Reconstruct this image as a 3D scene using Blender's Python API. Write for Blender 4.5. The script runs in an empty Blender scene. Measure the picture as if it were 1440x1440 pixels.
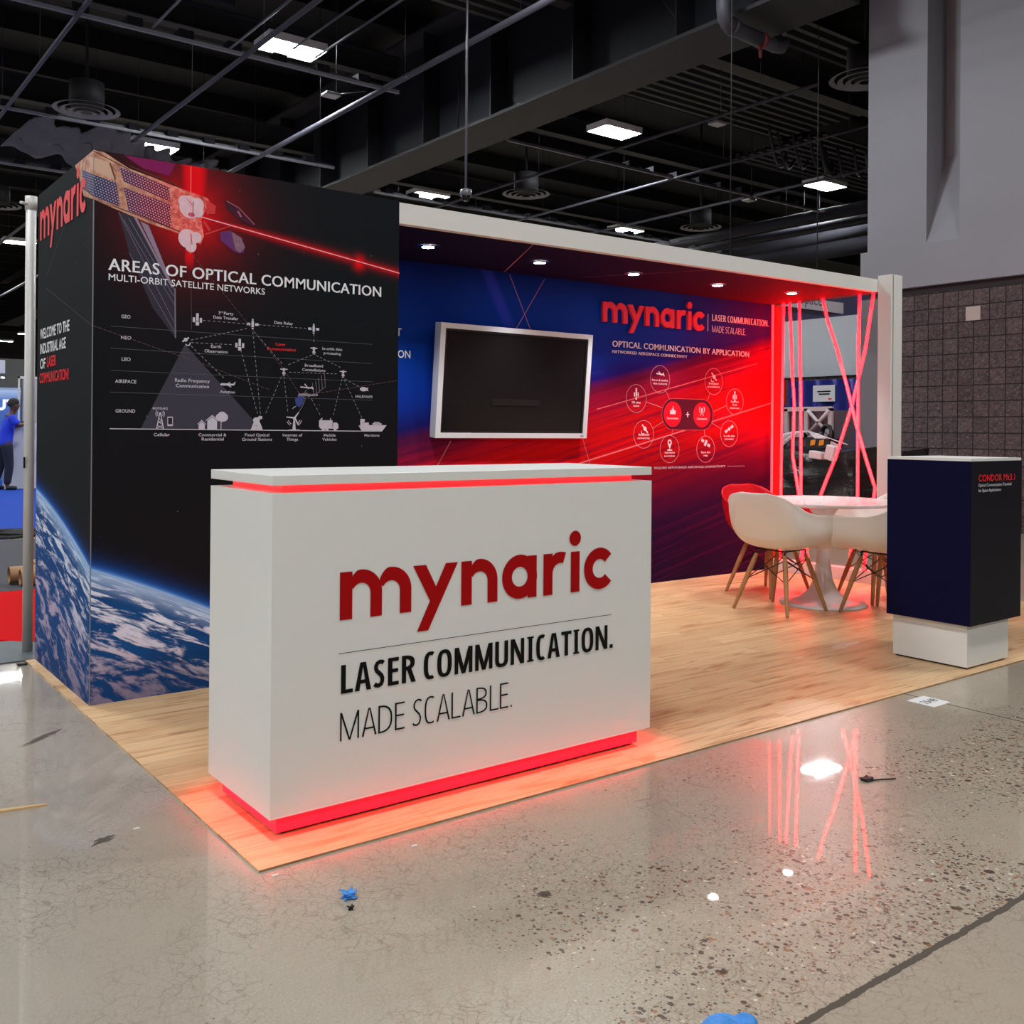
import bpy, bmesh, math, random
from math import pi, sin, cos, radians, sqrt
from mathutils import Vector, Matrix
random.seed(11)
SC = bpy.context.scene
COL = SC.collection

# ------------------------------------------------------------------ camera, world, exposure
cam_data = bpy.data.cameras.new('camera')
cam_data.sensor_width = 36.0
cam_data.lens = 36.0 * 1389.47 / 1440
cam_data.shift_x = (720 - 712.35) / 1440
cam_data.shift_y = -(720 - 601.75) / 1440
cam_data.clip_end = 300
cam = bpy.data.objects.new('camera', cam_data)
COL.objects.link(cam)
yaw, pit, roll = 0.645, 0.0022, 0.0077
fw = Vector((sin(yaw) * cos(pit), cos(yaw) * cos(pit), sin(pit)))
rt = Vector((cos(yaw), -sin(yaw), 0))
up = rt.cross(fw)
r2 = rt * cos(roll) + up * sin(roll)
u2 = -rt * sin(roll) + up * cos(roll)
M = Matrix(((r2.x, u2.x, -fw.x, -1.1009), (r2.y, u2.y, -fw.y, -2.5827), (r2.z, u2.z, -fw.z, 1.2255), (0, 0, 0, 1)))
cam.matrix_world = M
SC.camera = cam

world = bpy.data.worlds.new('hall_air')
SC.world = world
world.use_nodes = True
world.node_tree.nodes['Background'].inputs[0].default_value = (0.5, 0.55, 0.62, 1)
world.node_tree.nodes['Background'].inputs[1].default_value = 0.02

SC.view_settings.view_transform = 'Standard'
SC.view_settings.look = 'None'
SC.view_settings.exposure = 0.0
SC.view_settings.gamma = 1.0
SC.view_settings.use_curve_mapping = False

HALL_FLUX = 272.0          # watts of each hall lamp
LAMP_W, LAMP_D, LAMP_Z = 1.05, 0.62, 8.0
visible_lamps = [(6.4, 13.9), (6.4, 21.75), (6.4, 37.45), (14.3, 13.9), (14.3, 21.75), (22.2, 13.9),
                 (22.2, 21.75), (29.4, 25.0), (14.3, 76.7), (14.3, 84.55)]

def area_lamp(x, y, z=LAMP_Z, flux=HALL_FLUX, sx=LAMP_W, sy=LAMP_D):
    l = bpy.data.lights.new('hall_lamp_light', 'AREA')
    l.shape = 'RECTANGLE'
    l.size, l.size_y = sx, sy
    l.energy = flux
    l.color = (0.94, 0.975, 1.0)
    o = bpy.data.objects.new('hall_lamp_light', l)
    o.location = (x, y, z)
    COL.objects.link(o)
    return o

for i in range(-2, 5):
    for j in range(-2, 6):
        X, Y = -1.5 + 7.9 * i, 6.05 + 7.85 * j
        if any(abs(X - a) < 1 and abs(Y - b) < 1 for a, b in visible_lamps):
            continue
        if X > 11 and Y < 7:
            continue
        if (i, j) in ((4, 2), (4, 3), (3, 3)):
            continue
        area_lamp(X, Y)

# ------------------------------------------------------------------ helpers
def srgb(r, g, b):
    f = lambda c: (c / 255) / 12.92 if c / 255 <= 0.04045 else (((c / 255) + 0.055) / 1.055) ** 2.4
    return (f(r), f(g), f(b), 1)

def new_mat(name):
    m = bpy.data.materials.new(name)
    m.use_nodes = True
    return m, m.node_tree, m.node_tree.nodes['Principled BSDF']

def plain(name, col, rough=0.5, metal=0.0, spec=0.5, bump=0.0, bscale=200, var=0.0, vscale=6):
    m, nt, p = new_mat(name)
    p.inputs['Base Color'].default_value = col
    p.inputs['Roughness'].default_value = rough
    p.inputs['Metallic'].default_value = metal
    p.inputs['Specular IOR Level'].default_value = spec
    if bump or var:
        g = G(nt)
        pos = g.pos()
        if var:
            n = g.noise(pos, vscale, 4)
            c2 = tuple(c * (1 - var) for c in col[:3]) + (1,)
            g.link(g.mix(n, col, c2), p.inputs['Base Color'])
        if bump:
            g.link(g.bump(g.noise(pos, bscale, 2), bump), p.inputs['Normal'])
    return m

def emit(name, col, strength, rough=0.4):
    m, nt, p = new_mat(name)
    p.inputs['Base Color'].default_value = (0.3, 0.3, 0.3, 1)
    p.inputs['Roughness'].default_value = rough
    p.inputs['Emission Color'].default_value = col
    p.inputs['Emission Strength'].default_value = strength
    return m

class G:
    """small node-graph builder"""
    def __init__(self, nt):
        self.nt, self.n = nt, nt.nodes
    def link(self, a, b):
        self.nt.links.new(a, b)
    def _set(self, sock, v):
        if isinstance(v, bpy.types.NodeSocket):
            self.link(v, sock)
        else:
            sock.default_value = v
    def pos(self):
        return self.n.new('ShaderNodeNewGeometry').outputs['Position']
    def uv(self):
        nd = self.n.new('ShaderNodeUVMap')
        return nd.outputs[0]
    def sep(self, v):
        nd = self.n.new('ShaderNodeSeparateXYZ')
        self.link(v, nd.inputs[0])
        return nd.outputs
    def comb(self, x, y, z=0.0):
        nd = self.n.new('ShaderNodeCombineXYZ')
        for i, s in enumerate((x, y, z)):
            self._set(nd.inputs[i], s)
        return nd.outputs[0]
    def m(self, op, a, b=None, c=None, clamp=False):
        nd = self.n.new('ShaderNodeMath')
        nd.operation = op
        nd.use_clamp = clamp
        for i, s in enumerate((a, b, c)):
            if s is not None:
                self._set(nd.inputs[i], s)
        return nd.outputs[0]
    def vm(self, op, a, b):
        nd = self.n.new('ShaderNodeVectorMath')
        nd.operation = op
        self._set(nd.inputs[0], a)
        self._set(nd.inputs[1], b)
        return nd.outputs[0]
    def noise(self, v, scale, detail=2.0, rough=0.5, col=False, dist=0.0):
        nd = self.n.new('ShaderNodeTexNoise')
        self.link(v, nd.inputs['Vector'])
        nd.inputs['Scale'].default_value = scale
        nd.inputs['Detail'].default_value = detail
        nd.inputs['Roughness'].default_value = rough
        nd.inputs['Distortion'].default_value = dist
        return nd.outputs[1 if col else 0]
    def voro(self, v, scale, feature='F1', rnd=1.0):
        nd = self.n.new('ShaderNodeTexVoronoi')
        nd.feature = feature
        self.link(v, nd.inputs['Vector'])
        nd.inputs['Scale'].default_value = scale
        nd.inputs['Randomness'].default_value = rnd
        return nd
    def ramp(self, f, stops, interp='LINEAR'):
        nd = self.n.new('ShaderNodeValToRGB')
        self.link(f, nd.inputs[0])
        cr = nd.color_ramp
        cr.interpolation = interp
        while len(cr.elements) > 1:
            cr.elements.remove(cr.elements[-1])
        cr.elements[0].position = stops[0][0]
        cr.elements[0].color = stops[0][1]
        for p, c in stops[1:]:
            e = cr.elements.new(p)
            e.color = c
        return nd.outputs[0]
    def mix(self, f, a, b, mode='MIX'):
        nd = self.n.new('ShaderNodeMix')
        nd.data_type = 'RGBA'
        nd.blend_type = mode
        nd.clamp_factor = True
        self._set(nd.inputs[0], f)
        self._set(nd.inputs[6], a)
        self._set(nd.inputs[7], b)
        return nd.outputs[2]
    def step(self, f, lo, hi):
        nd = self.n.new('ShaderNodeMapRange')
        nd.interpolation_type = 'SMOOTHSTEP'
        self._set(nd.inputs[0], f)
        nd.inputs[1].default_value = lo
        nd.inputs[2].default_value = hi
        return nd.outputs[0]
    def bump(self, h, strength, dist=0.01):
        nd = self.n.new('ShaderNodeBump')
        self.link(h, nd.inputs['Height'])
        nd.inputs['Strength'].default_value = strength
        nd.inputs['Distance'].default_value = dist
        return nd.outputs[0]

class MB:
    """collects shapes into one mesh"""
    def __init__(self):
        self.bm = bmesh.new()
    def box(self, x0, x1, y0, y1, z0, z1, mi=0):
        v = [self.bm.verts.new(p) for p in ((x0, y0, z0), (x1, y0, z0), (x1, y1, z0), (x0, y1, z0), (x0, y0, z1), (x1, y0, z1), (x1, y1, z1), (x0, y1, z1))]
        for q in ((3, 2, 1, 0), (4, 5, 6, 7), (0, 1, 5, 4), (1, 2, 6, 5), (2, 3, 7, 6), (3, 0, 4, 7)):
            f = self.bm.faces.new([v[i] for i in q])
            f.material_index = mi
        return self
    def poly(self, pts, mi=0):
        vs = [self.bm.verts.new(p) for p in pts]
        try:
            f = self.bm.faces.new(vs)
            f.material_index = mi
        except ValueError:
            pass
        return self
    def prism(self, pts, vec):
        vec = Vector(vec)
        a = [self.bm.verts.new(p) for p in pts]
        b = [self.bm.verts.new(Vector(p) + vec) for p in pts]
        n = len(a)
        self.bm.faces.new(a)
        self.bm.faces.new(b[::-1])
        for i in range(n):
            j = (i + 1) % n
            self.bm.faces.new((a[j], a[i], b[i], b[j]))
        return self
    def tube(self, path, r, n=10, caps=True, rs=None):
        P = [Vector(p) for p in path]
        rings = []
        ref = None
        for i, p in enumerate(P):
            t = (P[min(i + 1, len(P) - 1)] - P[max(i - 1, 0)]).normalized()
            if ref is None:
                ref = Vector((0, 0, 1)) if abs(t.z) < 0.9 else Vector((1, 0, 0))
            a = (ref - t * ref.dot(t)).normalized()
            ref = a
            b = t.cross(a)
            rr = rs[i] if rs else r
            rings.append([self.bm.verts.new(p + a * rr * cos(2 * pi * k / n) + b * rr * sin(2 * pi * k / n)) for k in range(n)])
        for A, B in zip(rings, rings[1:]):
            for k in range(n):
                f = self.bm.faces.new((A[k], A[(k + 1) % n], B[(k + 1) % n], B[k]))
                f.smooth = True
        if caps:
            self.bm.faces.new(rings[0][::-1])
            self.bm.faces.new(rings[-1])
        return self
    def lathe(self, prof, c=(0, 0, 0), n=40, axis='z'):
        rings = []
        for r, h in prof:
            ring = []
            for k in range(n):
                a = 2 * pi * k / n
                ring.append(self.bm.verts.new((c[0] + r * cos(a), c[1] + r * sin(a), c[2] + h)))
            rings.append(ring)
        for A, B in zip(rings, rings[1:]):
            for k in range(n):
                f = self.bm.faces.new((A[k], A[(k + 1) % n], B[(k + 1) % n], B[k]))
                f.smooth = True
        self.bm.faces.new(rings[0][::-1])
        self.bm.faces.new(rings[-1])
        return self
    def grid(self, fn, nu, nv, smooth=True):
        V = [[self.bm.verts.new(fn(u / nu, v / nv)) for v in range(nv + 1)] for u in range(nu + 1)]
        for u in range(nu):
            for v in range(nv):
                f = self.bm.faces.new((V[u][v], V[u + 1][v], V[u + 1][v + 1], V[u][v + 1]))
                f.smooth = smooth
        return self
    def build(self, name, mats, parent=None, loc=None, bevel=0.0, world=True, fixn=True):
        me = bpy.data.meshes.new(name)
        if fixn:
            bmesh.ops.recalc_face_normals(self.bm, faces=self.bm.faces[:])
        off = Vector((0, 0, 0))
        if parent is not None and world:
            off = origin_of(parent)
        if loc is not None:
            off = Vector(loc)
        if off.length:
            bmesh.ops.translate(self.bm, verts=self.bm.verts[:], vec=-off)
        self.bm.to_mesh(me)
        self.bm.free()
        if not isinstance(mats, (list, tuple)):
            mats = [mats]
        for m in mats:
            me.materials.append(m)
        o = bpy.data.objects.new(name, me)
        COL.objects.link(o)
        if parent is not None:
            o.parent = parent
        if loc is not None:
            o.location = loc
        if bevel:
            b = o.modifiers.new('edge', 'BEVEL')
            b.width = bevel
            b.segments = 2
            b.limit_method = 'ANGLE'
        return o

def origin_of(o):
    v = Vector(o.location)
    while o.parent is not None:
        o = o.parent
        v += Vector(o.location)
    return v

def thing(name, label, cat, loc=(0, 0, 0), rz=0.0, group=None):
    o = bpy.data.objects.new(name, None)
    o.empty_display_size = 0.1
    o.location = loc
    o.rotation_euler = (0, 0, rz)
    COL.objects.link(o)
    return tag(o, label, cat, group)

def tag(o, label, cat, group=None):
    o['label'] = label
    o['category'] = cat
    if group:
        o['group'] = group
    return o

def struct(o, label=None, cat=None):
    o['kind'] = 'structure'
    if label:
        o['label'] = label
    if cat:
        o['category'] = cat
    return o

def copy_tree(o, parent=None):
    c = o.copy()
    COL.objects.link(c)
    if parent is not None:
        c.parent = parent
    for ch in list(o.children):
        copy_tree(ch, c)
    return c

# --- flat printing on planes: a mapping takes (a, b, out) to a world point
def front(y, x0=0.0):
    return lambda a, b, o=0.0: (x0 + a, y - o, b)

def leftface(x, y0):
    return lambda a, b, o=0.0: (x - o, y0 - a, b)

def flat(z, ang=0.0, x0=0.0, y0=0.0):
    return lambda a, b, o=0.0: (x0 + a * cos(ang) - b * sin(ang), y0 + a * sin(ang) + b * cos(ang), z + o)

def decal(name, polys, plane, mat, parent, off=0.0015, thick=0.0):
    mb = MB()
    for k, pl in enumerate(polys):
        pts = [plane(a, b, off + k * 6e-6) for a, b in pl]
        if thick:
            q = Vector(plane(0, 0, thick)) - Vector(plane(0, 0, 0))
            mb.prism(pts, q)
        else:
            mb.poly(pts)
    return mb.build(name, mat, parent, fixn=bool(thick))

def rect(x0, x1, z0, z1):
    return [(x0, z0), (x1, z0), (x1, z1), (x0, z1)]

def seg(a, b, w):
    dx, dz = b[0] - a[0], b[1] - a[1]
    l = sqrt(dx * dx + dz * dz) or 1
    nx, nz = -dz / l * w / 2, dx / l * w / 2
    return [(a[0] + nx, a[1] + nz), (a[0] - nx, a[1] - nz), (b[0] - nx, b[1] - nz), (b[0] + nx, b[1] + nz)]

def dashes(a, b, w, on=0.012, gap=0.010):
    L = sqrt((b[0] - a[0]) ** 2 + (b[1] - a[1]) ** 2)
    n = max(1, int(L / (on + gap)))
    out = []
    for i in range(n):
        t0, t1 = i / n, (i + on / (on + gap)) / n
        out.append(seg((a[0] + (b[0] - a[0]) * t0, a[1] + (b[1] - a[1]) * t0), (a[0] + (b[0] - a[0]) * t1, a[1] + (b[1] - a[1]) * t1), w))
    return out

def disc(cx, cz, rx, rz=None, n=28):
    rz = rz or rx
    return [(cx + rx * cos(2 * pi * k / n), cz + rz * sin(2 * pi * k / n)) for k in range(n)]

def ring(cx, cz, ro, ri, a0=0.0, a1=360.0, n=30, rof=None):
    out = []
    for k in range(n):
        t0, t1 = radians(a0 + (a1 - a0) * k / n), radians(a0 + (a1 - a0) * (k + 1) / n)
        o0 = rof(t0) if rof else ro
        o1 = rof(t1) if rof else ro
        out.append([(cx + ri * cos(t0), cz + ri * sin(t0)), (cx + o0 * cos(t0), cz + o0 * sin(t0)), (cx + o1 * cos(t1), cz + o1 * sin(t1)), (cx + ri * cos(t1), cz + ri * sin(t1))])
    return out

_caps = {}
def text(name, body, plane, x0, x1, base, cap, mat, parent, bold=0.0, off=0.0016, heavy=0.0):
    """lettering fitted so the line runs x0..x1 with its capitals `cap` high on `base`"""
    cu = bpy.data.curves.new('lettering', 'FONT')
    cu.body = body
    cu.offset = bold
    cu.resolution_u = 3
    cu.space_character = 1.0 + max(0, bold) * 2.2 + heavy * 1.2
    o = bpy.data.objects.new('lettering', cu)
    COL.objects.link(o)
    dg = bpy.context.evaluated_depsgraph_get()
    me = bpy.data.meshes.new_from_object(o.evaluated_get(dg))
    if 'H' not in _caps:
        _caps['H'] = 0.69
    ch = _caps['H'] + bold
    if heavy:
        bm = bmesh.new()
        bm.from_mesh(me)
        g0 = bm.verts[:] + bm.edges[:] + bm.faces[:]
        for k in range(1, 4):
            r = bmesh.ops.duplicate(bm, geom=g0)
            bmesh.ops.translate(bm, verts=[e for e in r['geom'] if isinstance(e, bmesh.types.BMVert)], vec=(heavy * k / 3, 0, k * 1e-5))
        bm.to_mesh(me)
        bm.free()
    xs = [v.co.x for v in me.vertices]
    a, b = min(xs), max(xs)
    if x1 is None:
        x1 = x0 + (b - a) * cap / ch
    base_o = origin_of(parent)
    for v in me.vertices:
        X = x0 + (v.co.x - a) / (b - a) * (x1 - x0)
        Z = base + v.co.y / ch * cap
        v.co = Vector(plane(X, Z, off + v.co.z)) - base_o
    bpy.data.objects.remove(o)
    bpy.data.curves.remove(cu)
    me.materials.clear()
    me.materials.append(mat)
    t = bpy.data.objects.new(name, me)
    COL.objects.link(t)
    t.parent = parent
    return t

def band(path, w):
    """a flat ribbon of width w along a 2-D path"""
    out = []
    n = len(path)
    nr = []
    for i in range(n):
        a, b = path[max(i - 1, 0)], path[min(i + 1, n - 1)]
        dx, dz = b[0] - a[0], b[1] - a[1]
        l = sqrt(dx * dx + dz * dz) or 1
        nr.append((-dz / l * w / 2, dx / l * w / 2))
    for i in range(n - 1):
        p_, q_ = path[i], path[i + 1]
        out.append([(p_[0] + nr[i][0], p_[1] + nr[i][1]), (p_[0] - nr[i][0], p_[1] - nr[i][1]), (q_[0] - nr[i + 1][0], q_[1] - nr[i + 1][1]), (q_[0] + nr[i + 1][0], q_[1] + nr[i + 1][1])])
    return out

def oval(cx, cz, rx, rz, w, h, a0, a1, n=26, e=2.6):
    def pt(t, x_, z_):
        c_, s_ = cos(t), sin(t)
        return (cx + x_ * math.copysign(abs(c_) ** (2 / e), c_), cz + z_ * math.copysign(abs(s_) ** (2 / e), s_))
    out = []
    for k in range(n):
        t0, t1 = radians(a0 + (a1 - a0) * k / n), radians(a0 + (a1 - a0) * (k + 1) / n)
        out.append([pt(t0, rx - w, rz - h), pt(t0, rx, rz), pt(t1, rx, rz), pt(t1, rx - w, rz - h)])
    return out

GW_ = dict(L=.44, A=.62, S=.48, E=.43, R=.55, C=.50, O=.62, M=.78, U=.60, N=.64, I=.36, T=.52, D=.60, B=.55)
def glyph(c, w, h):
    W = GW_.get(c, w)
    if c == '.':
        return rect(0, w, 0, h * 1.15) and [rect(0, w, 0, h * 1.15)], w
    st = [rect(0, w, 0, 1)]
    if c == 'L':
        P = st + [rect(0, W, 0, h)]
    elif c == 'E':
        P = st + [rect(0, W, 0, h), rect(0, W, 1 - h, 1), rect(0, W * .94, .53 - h / 2, .53 + h / 2)]
    elif c == 'I':
        s_ = h * .55
        P = [rect(W / 2 - w / 2, W / 2 + w / 2, 0, 1), rect(W / 2 - w * .5 - .07, W / 2 + w * .5 + .07, 0, s_), rect(W / 2 - w * .5 - .07, W / 2 + w * .5 + .07, 1 - s_, 1)]
    elif c == 'T':
        P = [rect(W / 2 - w / 2, W / 2 + w / 2, 0, 1), rect(0, W, 1 - h, 1)]
    elif c == 'A':
        m_x = W / 2
        P = [[(0, 0), (w * 1.02, 0), (m_x + w * .12, 1), (m_x - w * .62, 1)], [(W, 0), (W - w * 1.02, 0), (m_x - w * .12, 1), (m_x + w * .62, 1)], rect(W * .22, W * .78, .25, .25 + h)]
    elif c == 'M':
        P = [rect(0, w * .9, 0, 1), rect(W - w * .9, W, 0, 1), [(0, 1), (w * 1.05, 1), (W / 2 + w * .45, 0), (W / 2 - w * .45, 0)], [(W, 1), (W - w * 1.05, 1), (W / 2 - w * .45, 0), (W / 2 + w * .45, 0)]]
    elif c == 'N':
        P = [rect(0, w * .92, 0, 1), rect(W - w * .92, W, 0, 1), [(0, 1), (w * 1.05, 1), (W, 0), (W - w * 1.05, 0)]]
    elif c == 'O':
        P = oval(W / 2, .5, W / 2, .515, w, h, 0, 360, 40)
    elif c == 'C':
        P = oval(W * .56, .5, W * .56, .515, w, h, 62, 298, 30)
    elif c == 'U':
        P = [rect(0, w, .3, 1), rect(W - w, W, .3, 1)] + oval(W / 2, .3, W / 2, .315, w, h, 180, 360, 20)
    elif c == 'D':
        P = st + oval(w * .5, .5, W - w * .5, .5, w, h, -90, 90, 26)
    elif c == 'B':
        P = st + oval(w * .5, .76, W * .94 - w * .5, .24, w, h * .95, -90, 90, 18) + oval(w * .5, .27, W - w * .5, .27, w, h * .95, -90, 90, 18)
    elif c == 'R':
        P = st + oval(w * .5, .73, W * .94 - w * .5, .27, w, h * .95, -90, 90, 20) + [[(W * .36, .50), (W * .36 + w * 1.05, .50), (W + w * .12, 0), (W - w * .95, 0)]]
    elif c == 'S':
        pth = [(W * .93, .90), (W * .78, .955), (W * .55, .965), (W * .32, .92), (W * .19, .82), (W * .18, .71), (W * .28, .61), (W * .5, .52), (W * .72, .42), (W * .82, .31), (W * .80, .19), (W * .68, .08), (W * .45, .035), (W * .22, .05), (W * .04, .115)]
        k_ = (w + h) / 2
        pth = [(a, k_ / 2 + (b - .035) / .93 * (1 - k_)) for a, b in pth]
        pth = [(w * .25 + (W - w * .5) * (a / W), b) for a, b in pth]
        P = band(pth, k_)
    return P, W

def condensed(name, body, plane, x0, x1, base, cap, w, h, mat, parent, off=0.0016):
    polys, x = [], 0.0
    for c in body:
        if c == ' ':
            x += .20
            continue
        P, W = glyph(c, w, h)
        W = max(a for pl in P for a, b in pl)
        polys += [[(a + x, b) for a, b in pl] for pl in P]
        x += W + (.07 if c in 'ALT' else .12)
    xs = [a for pl in polys for a, b in pl]
    k = (x1 - x0) / (max(xs) - min(xs))
    polys = [[(x0 + (a - min(xs)) * k, base + b * cap) for a, b in pl] for pl in polys]
    return decal(name, polys, plane, mat, parent, off)

def brand_polys(ox, oz, sx, sz):
    """the geometric lower-case wordmark; native width 1.134, x-height .147"""
    xh = 0.147
    P = []
    def arch(cx, ri, ro):
        rof = lambda t: ro if t < 1.75 else ro - (t - 1.75) * 0.030
        P.extend(ring(cx, 0.151 - ro, ro, ri, 0, 150, 22, rof))
    def st(x0, x1, z1=xh):
        P.append(rect(x0, x1, 0, z1))
    # m
    st(0, 0.043); st(0.1065, 0.148, 0.0775); st(0.213, 0.256, 0.0765)
    arch(0.0745, 0.0318, 0.0735); arch(0.1805, 0.0325, 0.0755)
    # y
    P.append([(0.388, xh), (0.436, xh), (0.321, -0.067), (0.278, -0.067)])
    P.append([(0.262, xh), (0.311, xh), (0.3585, 0.058), (0.329, 0.025)])
    # n
    st(0.45, 0.493); st(0.5585, 0.6005, 0.0765)
    arch(0.5255, 0.033, 0.075)
    # a
    P.extend(ring(0.697, 0.0765, 0.077, 0.0345, 0, 360, 40))
    st(0.732, 0.772)
    # r
    st(0.803, 0.845)
    P.extend(ring(0.8815, 0.0745, 0.0765, 0.0365, 70, 180, 20, lambda t: 0.0765 if t < 1.9 else 0.0765 - (t - 1.9) * 0.022))
    # i
    st(0.931, 0.973)
    P.append(disc(0.951, 0.1955, 0.0275))
    # c
    P.extend(ring(1.072, 0.0765, 0.077, 0.035, 41, 319, 36))
    return [[(ox + a * sx, oz + b * sz) for a, b in pl] for pl in P]

# ------------------------------------------------------------------ materials
white_lam = plain('white_laminate', srgb(232, 231, 225), 0.38, spec=0.45)
white_matte = plain('white_paint', srgb(222, 220, 214), 0.55)
black_ceiling = plain('black_ceiling_paint', srgb(13, 13, 17), 0.75, spec=0.35, var=0.5, vscale=1.2)
black_steel = plain('black_painted_steel', srgb(26, 25, 31), 0.5, spec=0.5, var=0.35, vscale=3)
dark_web = plain('dark_girder_web', srgb(17, 19, 30), 0.65, var=0.5, vscale=1.0)
dark_flange = plain('dark_girder_flange', srgb(36, 34, 40), 0.7, bump=0.4, bscale=30, var=0.5, vscale=2.5)
grey_metal = plain('grey_steel', srgb(120, 120, 124), 0.4, 0.6)
alu = plain('aluminium', srgb(222, 218, 214), 0.5, 0.25, bump=0.05, bscale=60, var=0.15, vscale=10)
chrome = plain('chrome', srgb(200, 200, 205), 0.15, 1.0)
navy = plain('navy_print', srgb(5, 6, 48), 0.6, spec=0.12)
navy_dark = plain('near_black_print', srgb(15, 13, 26), 0.5, spec=0.25)
red_ink = plain('deep_red_ink', srgb(170, 4, 10), 0.45, spec=0.15)
bright_red = plain('bright_red_ink', srgb(235, 50, 56), 0.5, spec=0.15)
coral = plain('coral_red', srgb(255, 62, 84), 0.5, spec=0.15)
black_ink = plain('black_ink', srgb(12, 13, 12), 0.5, spec=0.15)
white_ink = plain('white_ink', srgb(236, 236, 240), 0.6)
pale_ink = plain('pale_grey_ink', srgb(205, 200, 212), 0.6)
grey_ink = plain('grey_ink', srgb(92, 92, 100), 0.7)
black_wire = plain('black_wire', srgb(14, 13, 14), 0.4)
black_plastic = plain('black_plastic', srgb(18, 18, 20), 0.4)

LED_SOFT = emit('red_led_sleeve', (1, 0.0012, 0.0036, 1), 24.0)
LED_STRIP = emit('red_led_strip', (1, 0.0006, 0.010, 1), 58.0)
LED_RISER = emit('red_lit_riser', (1, 0.004, 0.010, 1), 1.6)
TUBE = emit('hall_lamp_tube', (0.95, 0.98, 1, 1), HALL_FLUX / (pi * 6 * 1.0 * 0.06))
SPOT_LENS = emit('downlight_lens', (0.95, 0.98, 1, 1), 80.0)

# polished concrete
concrete, nt, p = new_mat('polished_concrete')
g = G(nt)
pos = g.pos()
xyz = g.sep(pos)
patch = g.noise(pos, 0.9, 4, 0.55)
fine = g.noise(pos, 9, 5, 0.65)
grit = g.noise(pos, 150, 3, 0.7)
base = g.mix(patch, srgb(190, 174, 150), srgb(164, 152, 136))
base = g.mix(g.m('MULTIPLY', fine, 0.5), base, srgb(150, 138, 120))
base = g.mix(g.m('MULTIPLY', g.step(grit, 0.50, 0.66), 0.45), base, srgb(136, 122, 104))
base = g.mix(g.m('MULTIPLY', g.step(grit, 0.44, 0.32), 0.35), base, srgb(214, 200, 178))
# greyer towards the left aisle and beyond the near joint
greyer = g.step(g.m('ADD', xyz[0], g.m('MULTIPLY', patch, 0.8)), 1.0, -0.6)
base = g.mix(g.m('MULTIPLY', greyer, 0.55), base, srgb(160, 152, 144))
beyond = g.step(g.m('ADD', xyz[1], g.m('MULTIPLY', g.noise(pos, 20, 2), 0.01)), -1.315, -1.325)
base = g.mix(g.m('MULTIPLY', beyond, 0.6), base, srgb(150, 138, 122))
# exposed aggregate in patches
mask = g.step(g.m('ADD', g.noise(g.vm('ADD', pos, (3.1, 1.7, 0)), 1.5, 3, 0.6), g.m('MULTIPLY', g.m('MULTIPLY', g.step(xyz[0], -0.3, 0.9), g.step(xyz[1], 0.1, -0.8)), 0.26)), 0.52, 0.86)
mask = g.m('MULTIPLY', mask, g.m('SUBTRACT', 1.0, g.m('MULTIPLY', beyond, 0.85)))
mask = g.m('ADD', mask, 0.12)
for sc_, lo, amt in ((62, 0.50, 0.52), (125, 0.55, 0.50), (32, 0.40, 0.80)):
    warp = g.vm('ADD', pos, g.vm('MULTIPLY', g.noise(pos, 70, 2, col=True), (0.010, 0.010, 0.0)))
    vo = g.voro(warp, sc_)
    cc = g.sep(vo.outputs['Color'])
    size = g.m('MULTIPLY', lo, g.step(cc[0], amt, 1.0))
    on = g.m('MULTIPLY', g.m('LESS_THAN', vo.outputs['Distance'], g.m('MULTIPLY', size, mask)), 0.88)
    pc = g.ramp(cc[1], [(0, srgb(64, 46, 36)), (0.3, srgb(126, 84, 56)), (0.5, srgb(66, 54, 48)), (0.72, srgb(154, 106, 74)), (0.9, srgb(214, 202, 184))], 'CONSTANT')
    base = g.mix(on, base, pc)
# hairline crazing
w2 = g.vm('ADD', pos, g.vm('MULTIPLY', g.noise(pos, 11, 3, col=True), (0.09, 0.09, 0)))
for sc_, amt, wd in ((15, 0.42, 0.022), (36, 0.40, 0.045)):
    ed = g.voro(w2, sc_, 'DISTANCE_TO_EDGE').outputs['Distance']
    cr = g.m('MULTIPLY', g.step(ed, wd, wd * 0.3), g.m('MULTIPLY', g.step(g.noise(pos, 2.1, 3), 0.36, 0.62), amt))
    base = g.mix(cr, base, srgb(96, 84, 70))
# saw-cut joints
j1 = g.m('ABSOLUTE', g.m('ADD', xyz[1], g.m('ADD', 1.319, g.m('MULTIPLY', g.m('SUBTRACT', g.noise(pos, 26, 3), 0.5), 0.016))))
j1 = g.step(j1, 0.0105, 0.0085)
j2 = g.step(g.m('ABSOLUTE', g.m('SUBTRACT', xyz[0], 3.195)), 0.006, 0.004)
j3 = g.step(g.m('ABSOLUTE', g.m('ADD', xyz[0], 2.9)), 0.006, 0.004)
jj = g.m('MAXIMUM', j1, g.m('MAXIMUM', j2, j3))
base = g.mix(jj, base, srgb(84, 76, 66))
g.link(base, p.inputs['Base Color'])
ro = g.m('ADD', 0.26, g.m('MULTIPLY', g.noise(pos, 3, 3), 0.10))
ro = g.m('ADD', ro, g.m('MULTIPLY', g.m('MAXIMUM', jj, g.m('MULTIPLY', beyond, 0.5)), 0.5))
g.link(ro, p.inputs['Roughness'])
p.inputs['Specular IOR Level'].default_value = 0.25
cw = g.m('MULTIPLY', g.m('SUBTRACT', 1.0, g.m('MAXIMUM', jj, g.m('MULTIPLY', beyond, 0.75))), 0.62)
g.link(cw, p.inputs['Coat Weight'])
p.inputs['Coat Roughness'].default_value = 0.022
bh = g.m('SUBTRACT', g.m('MULTIPLY', g.noise(pos, 14, 3), 0.15), jj)
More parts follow.
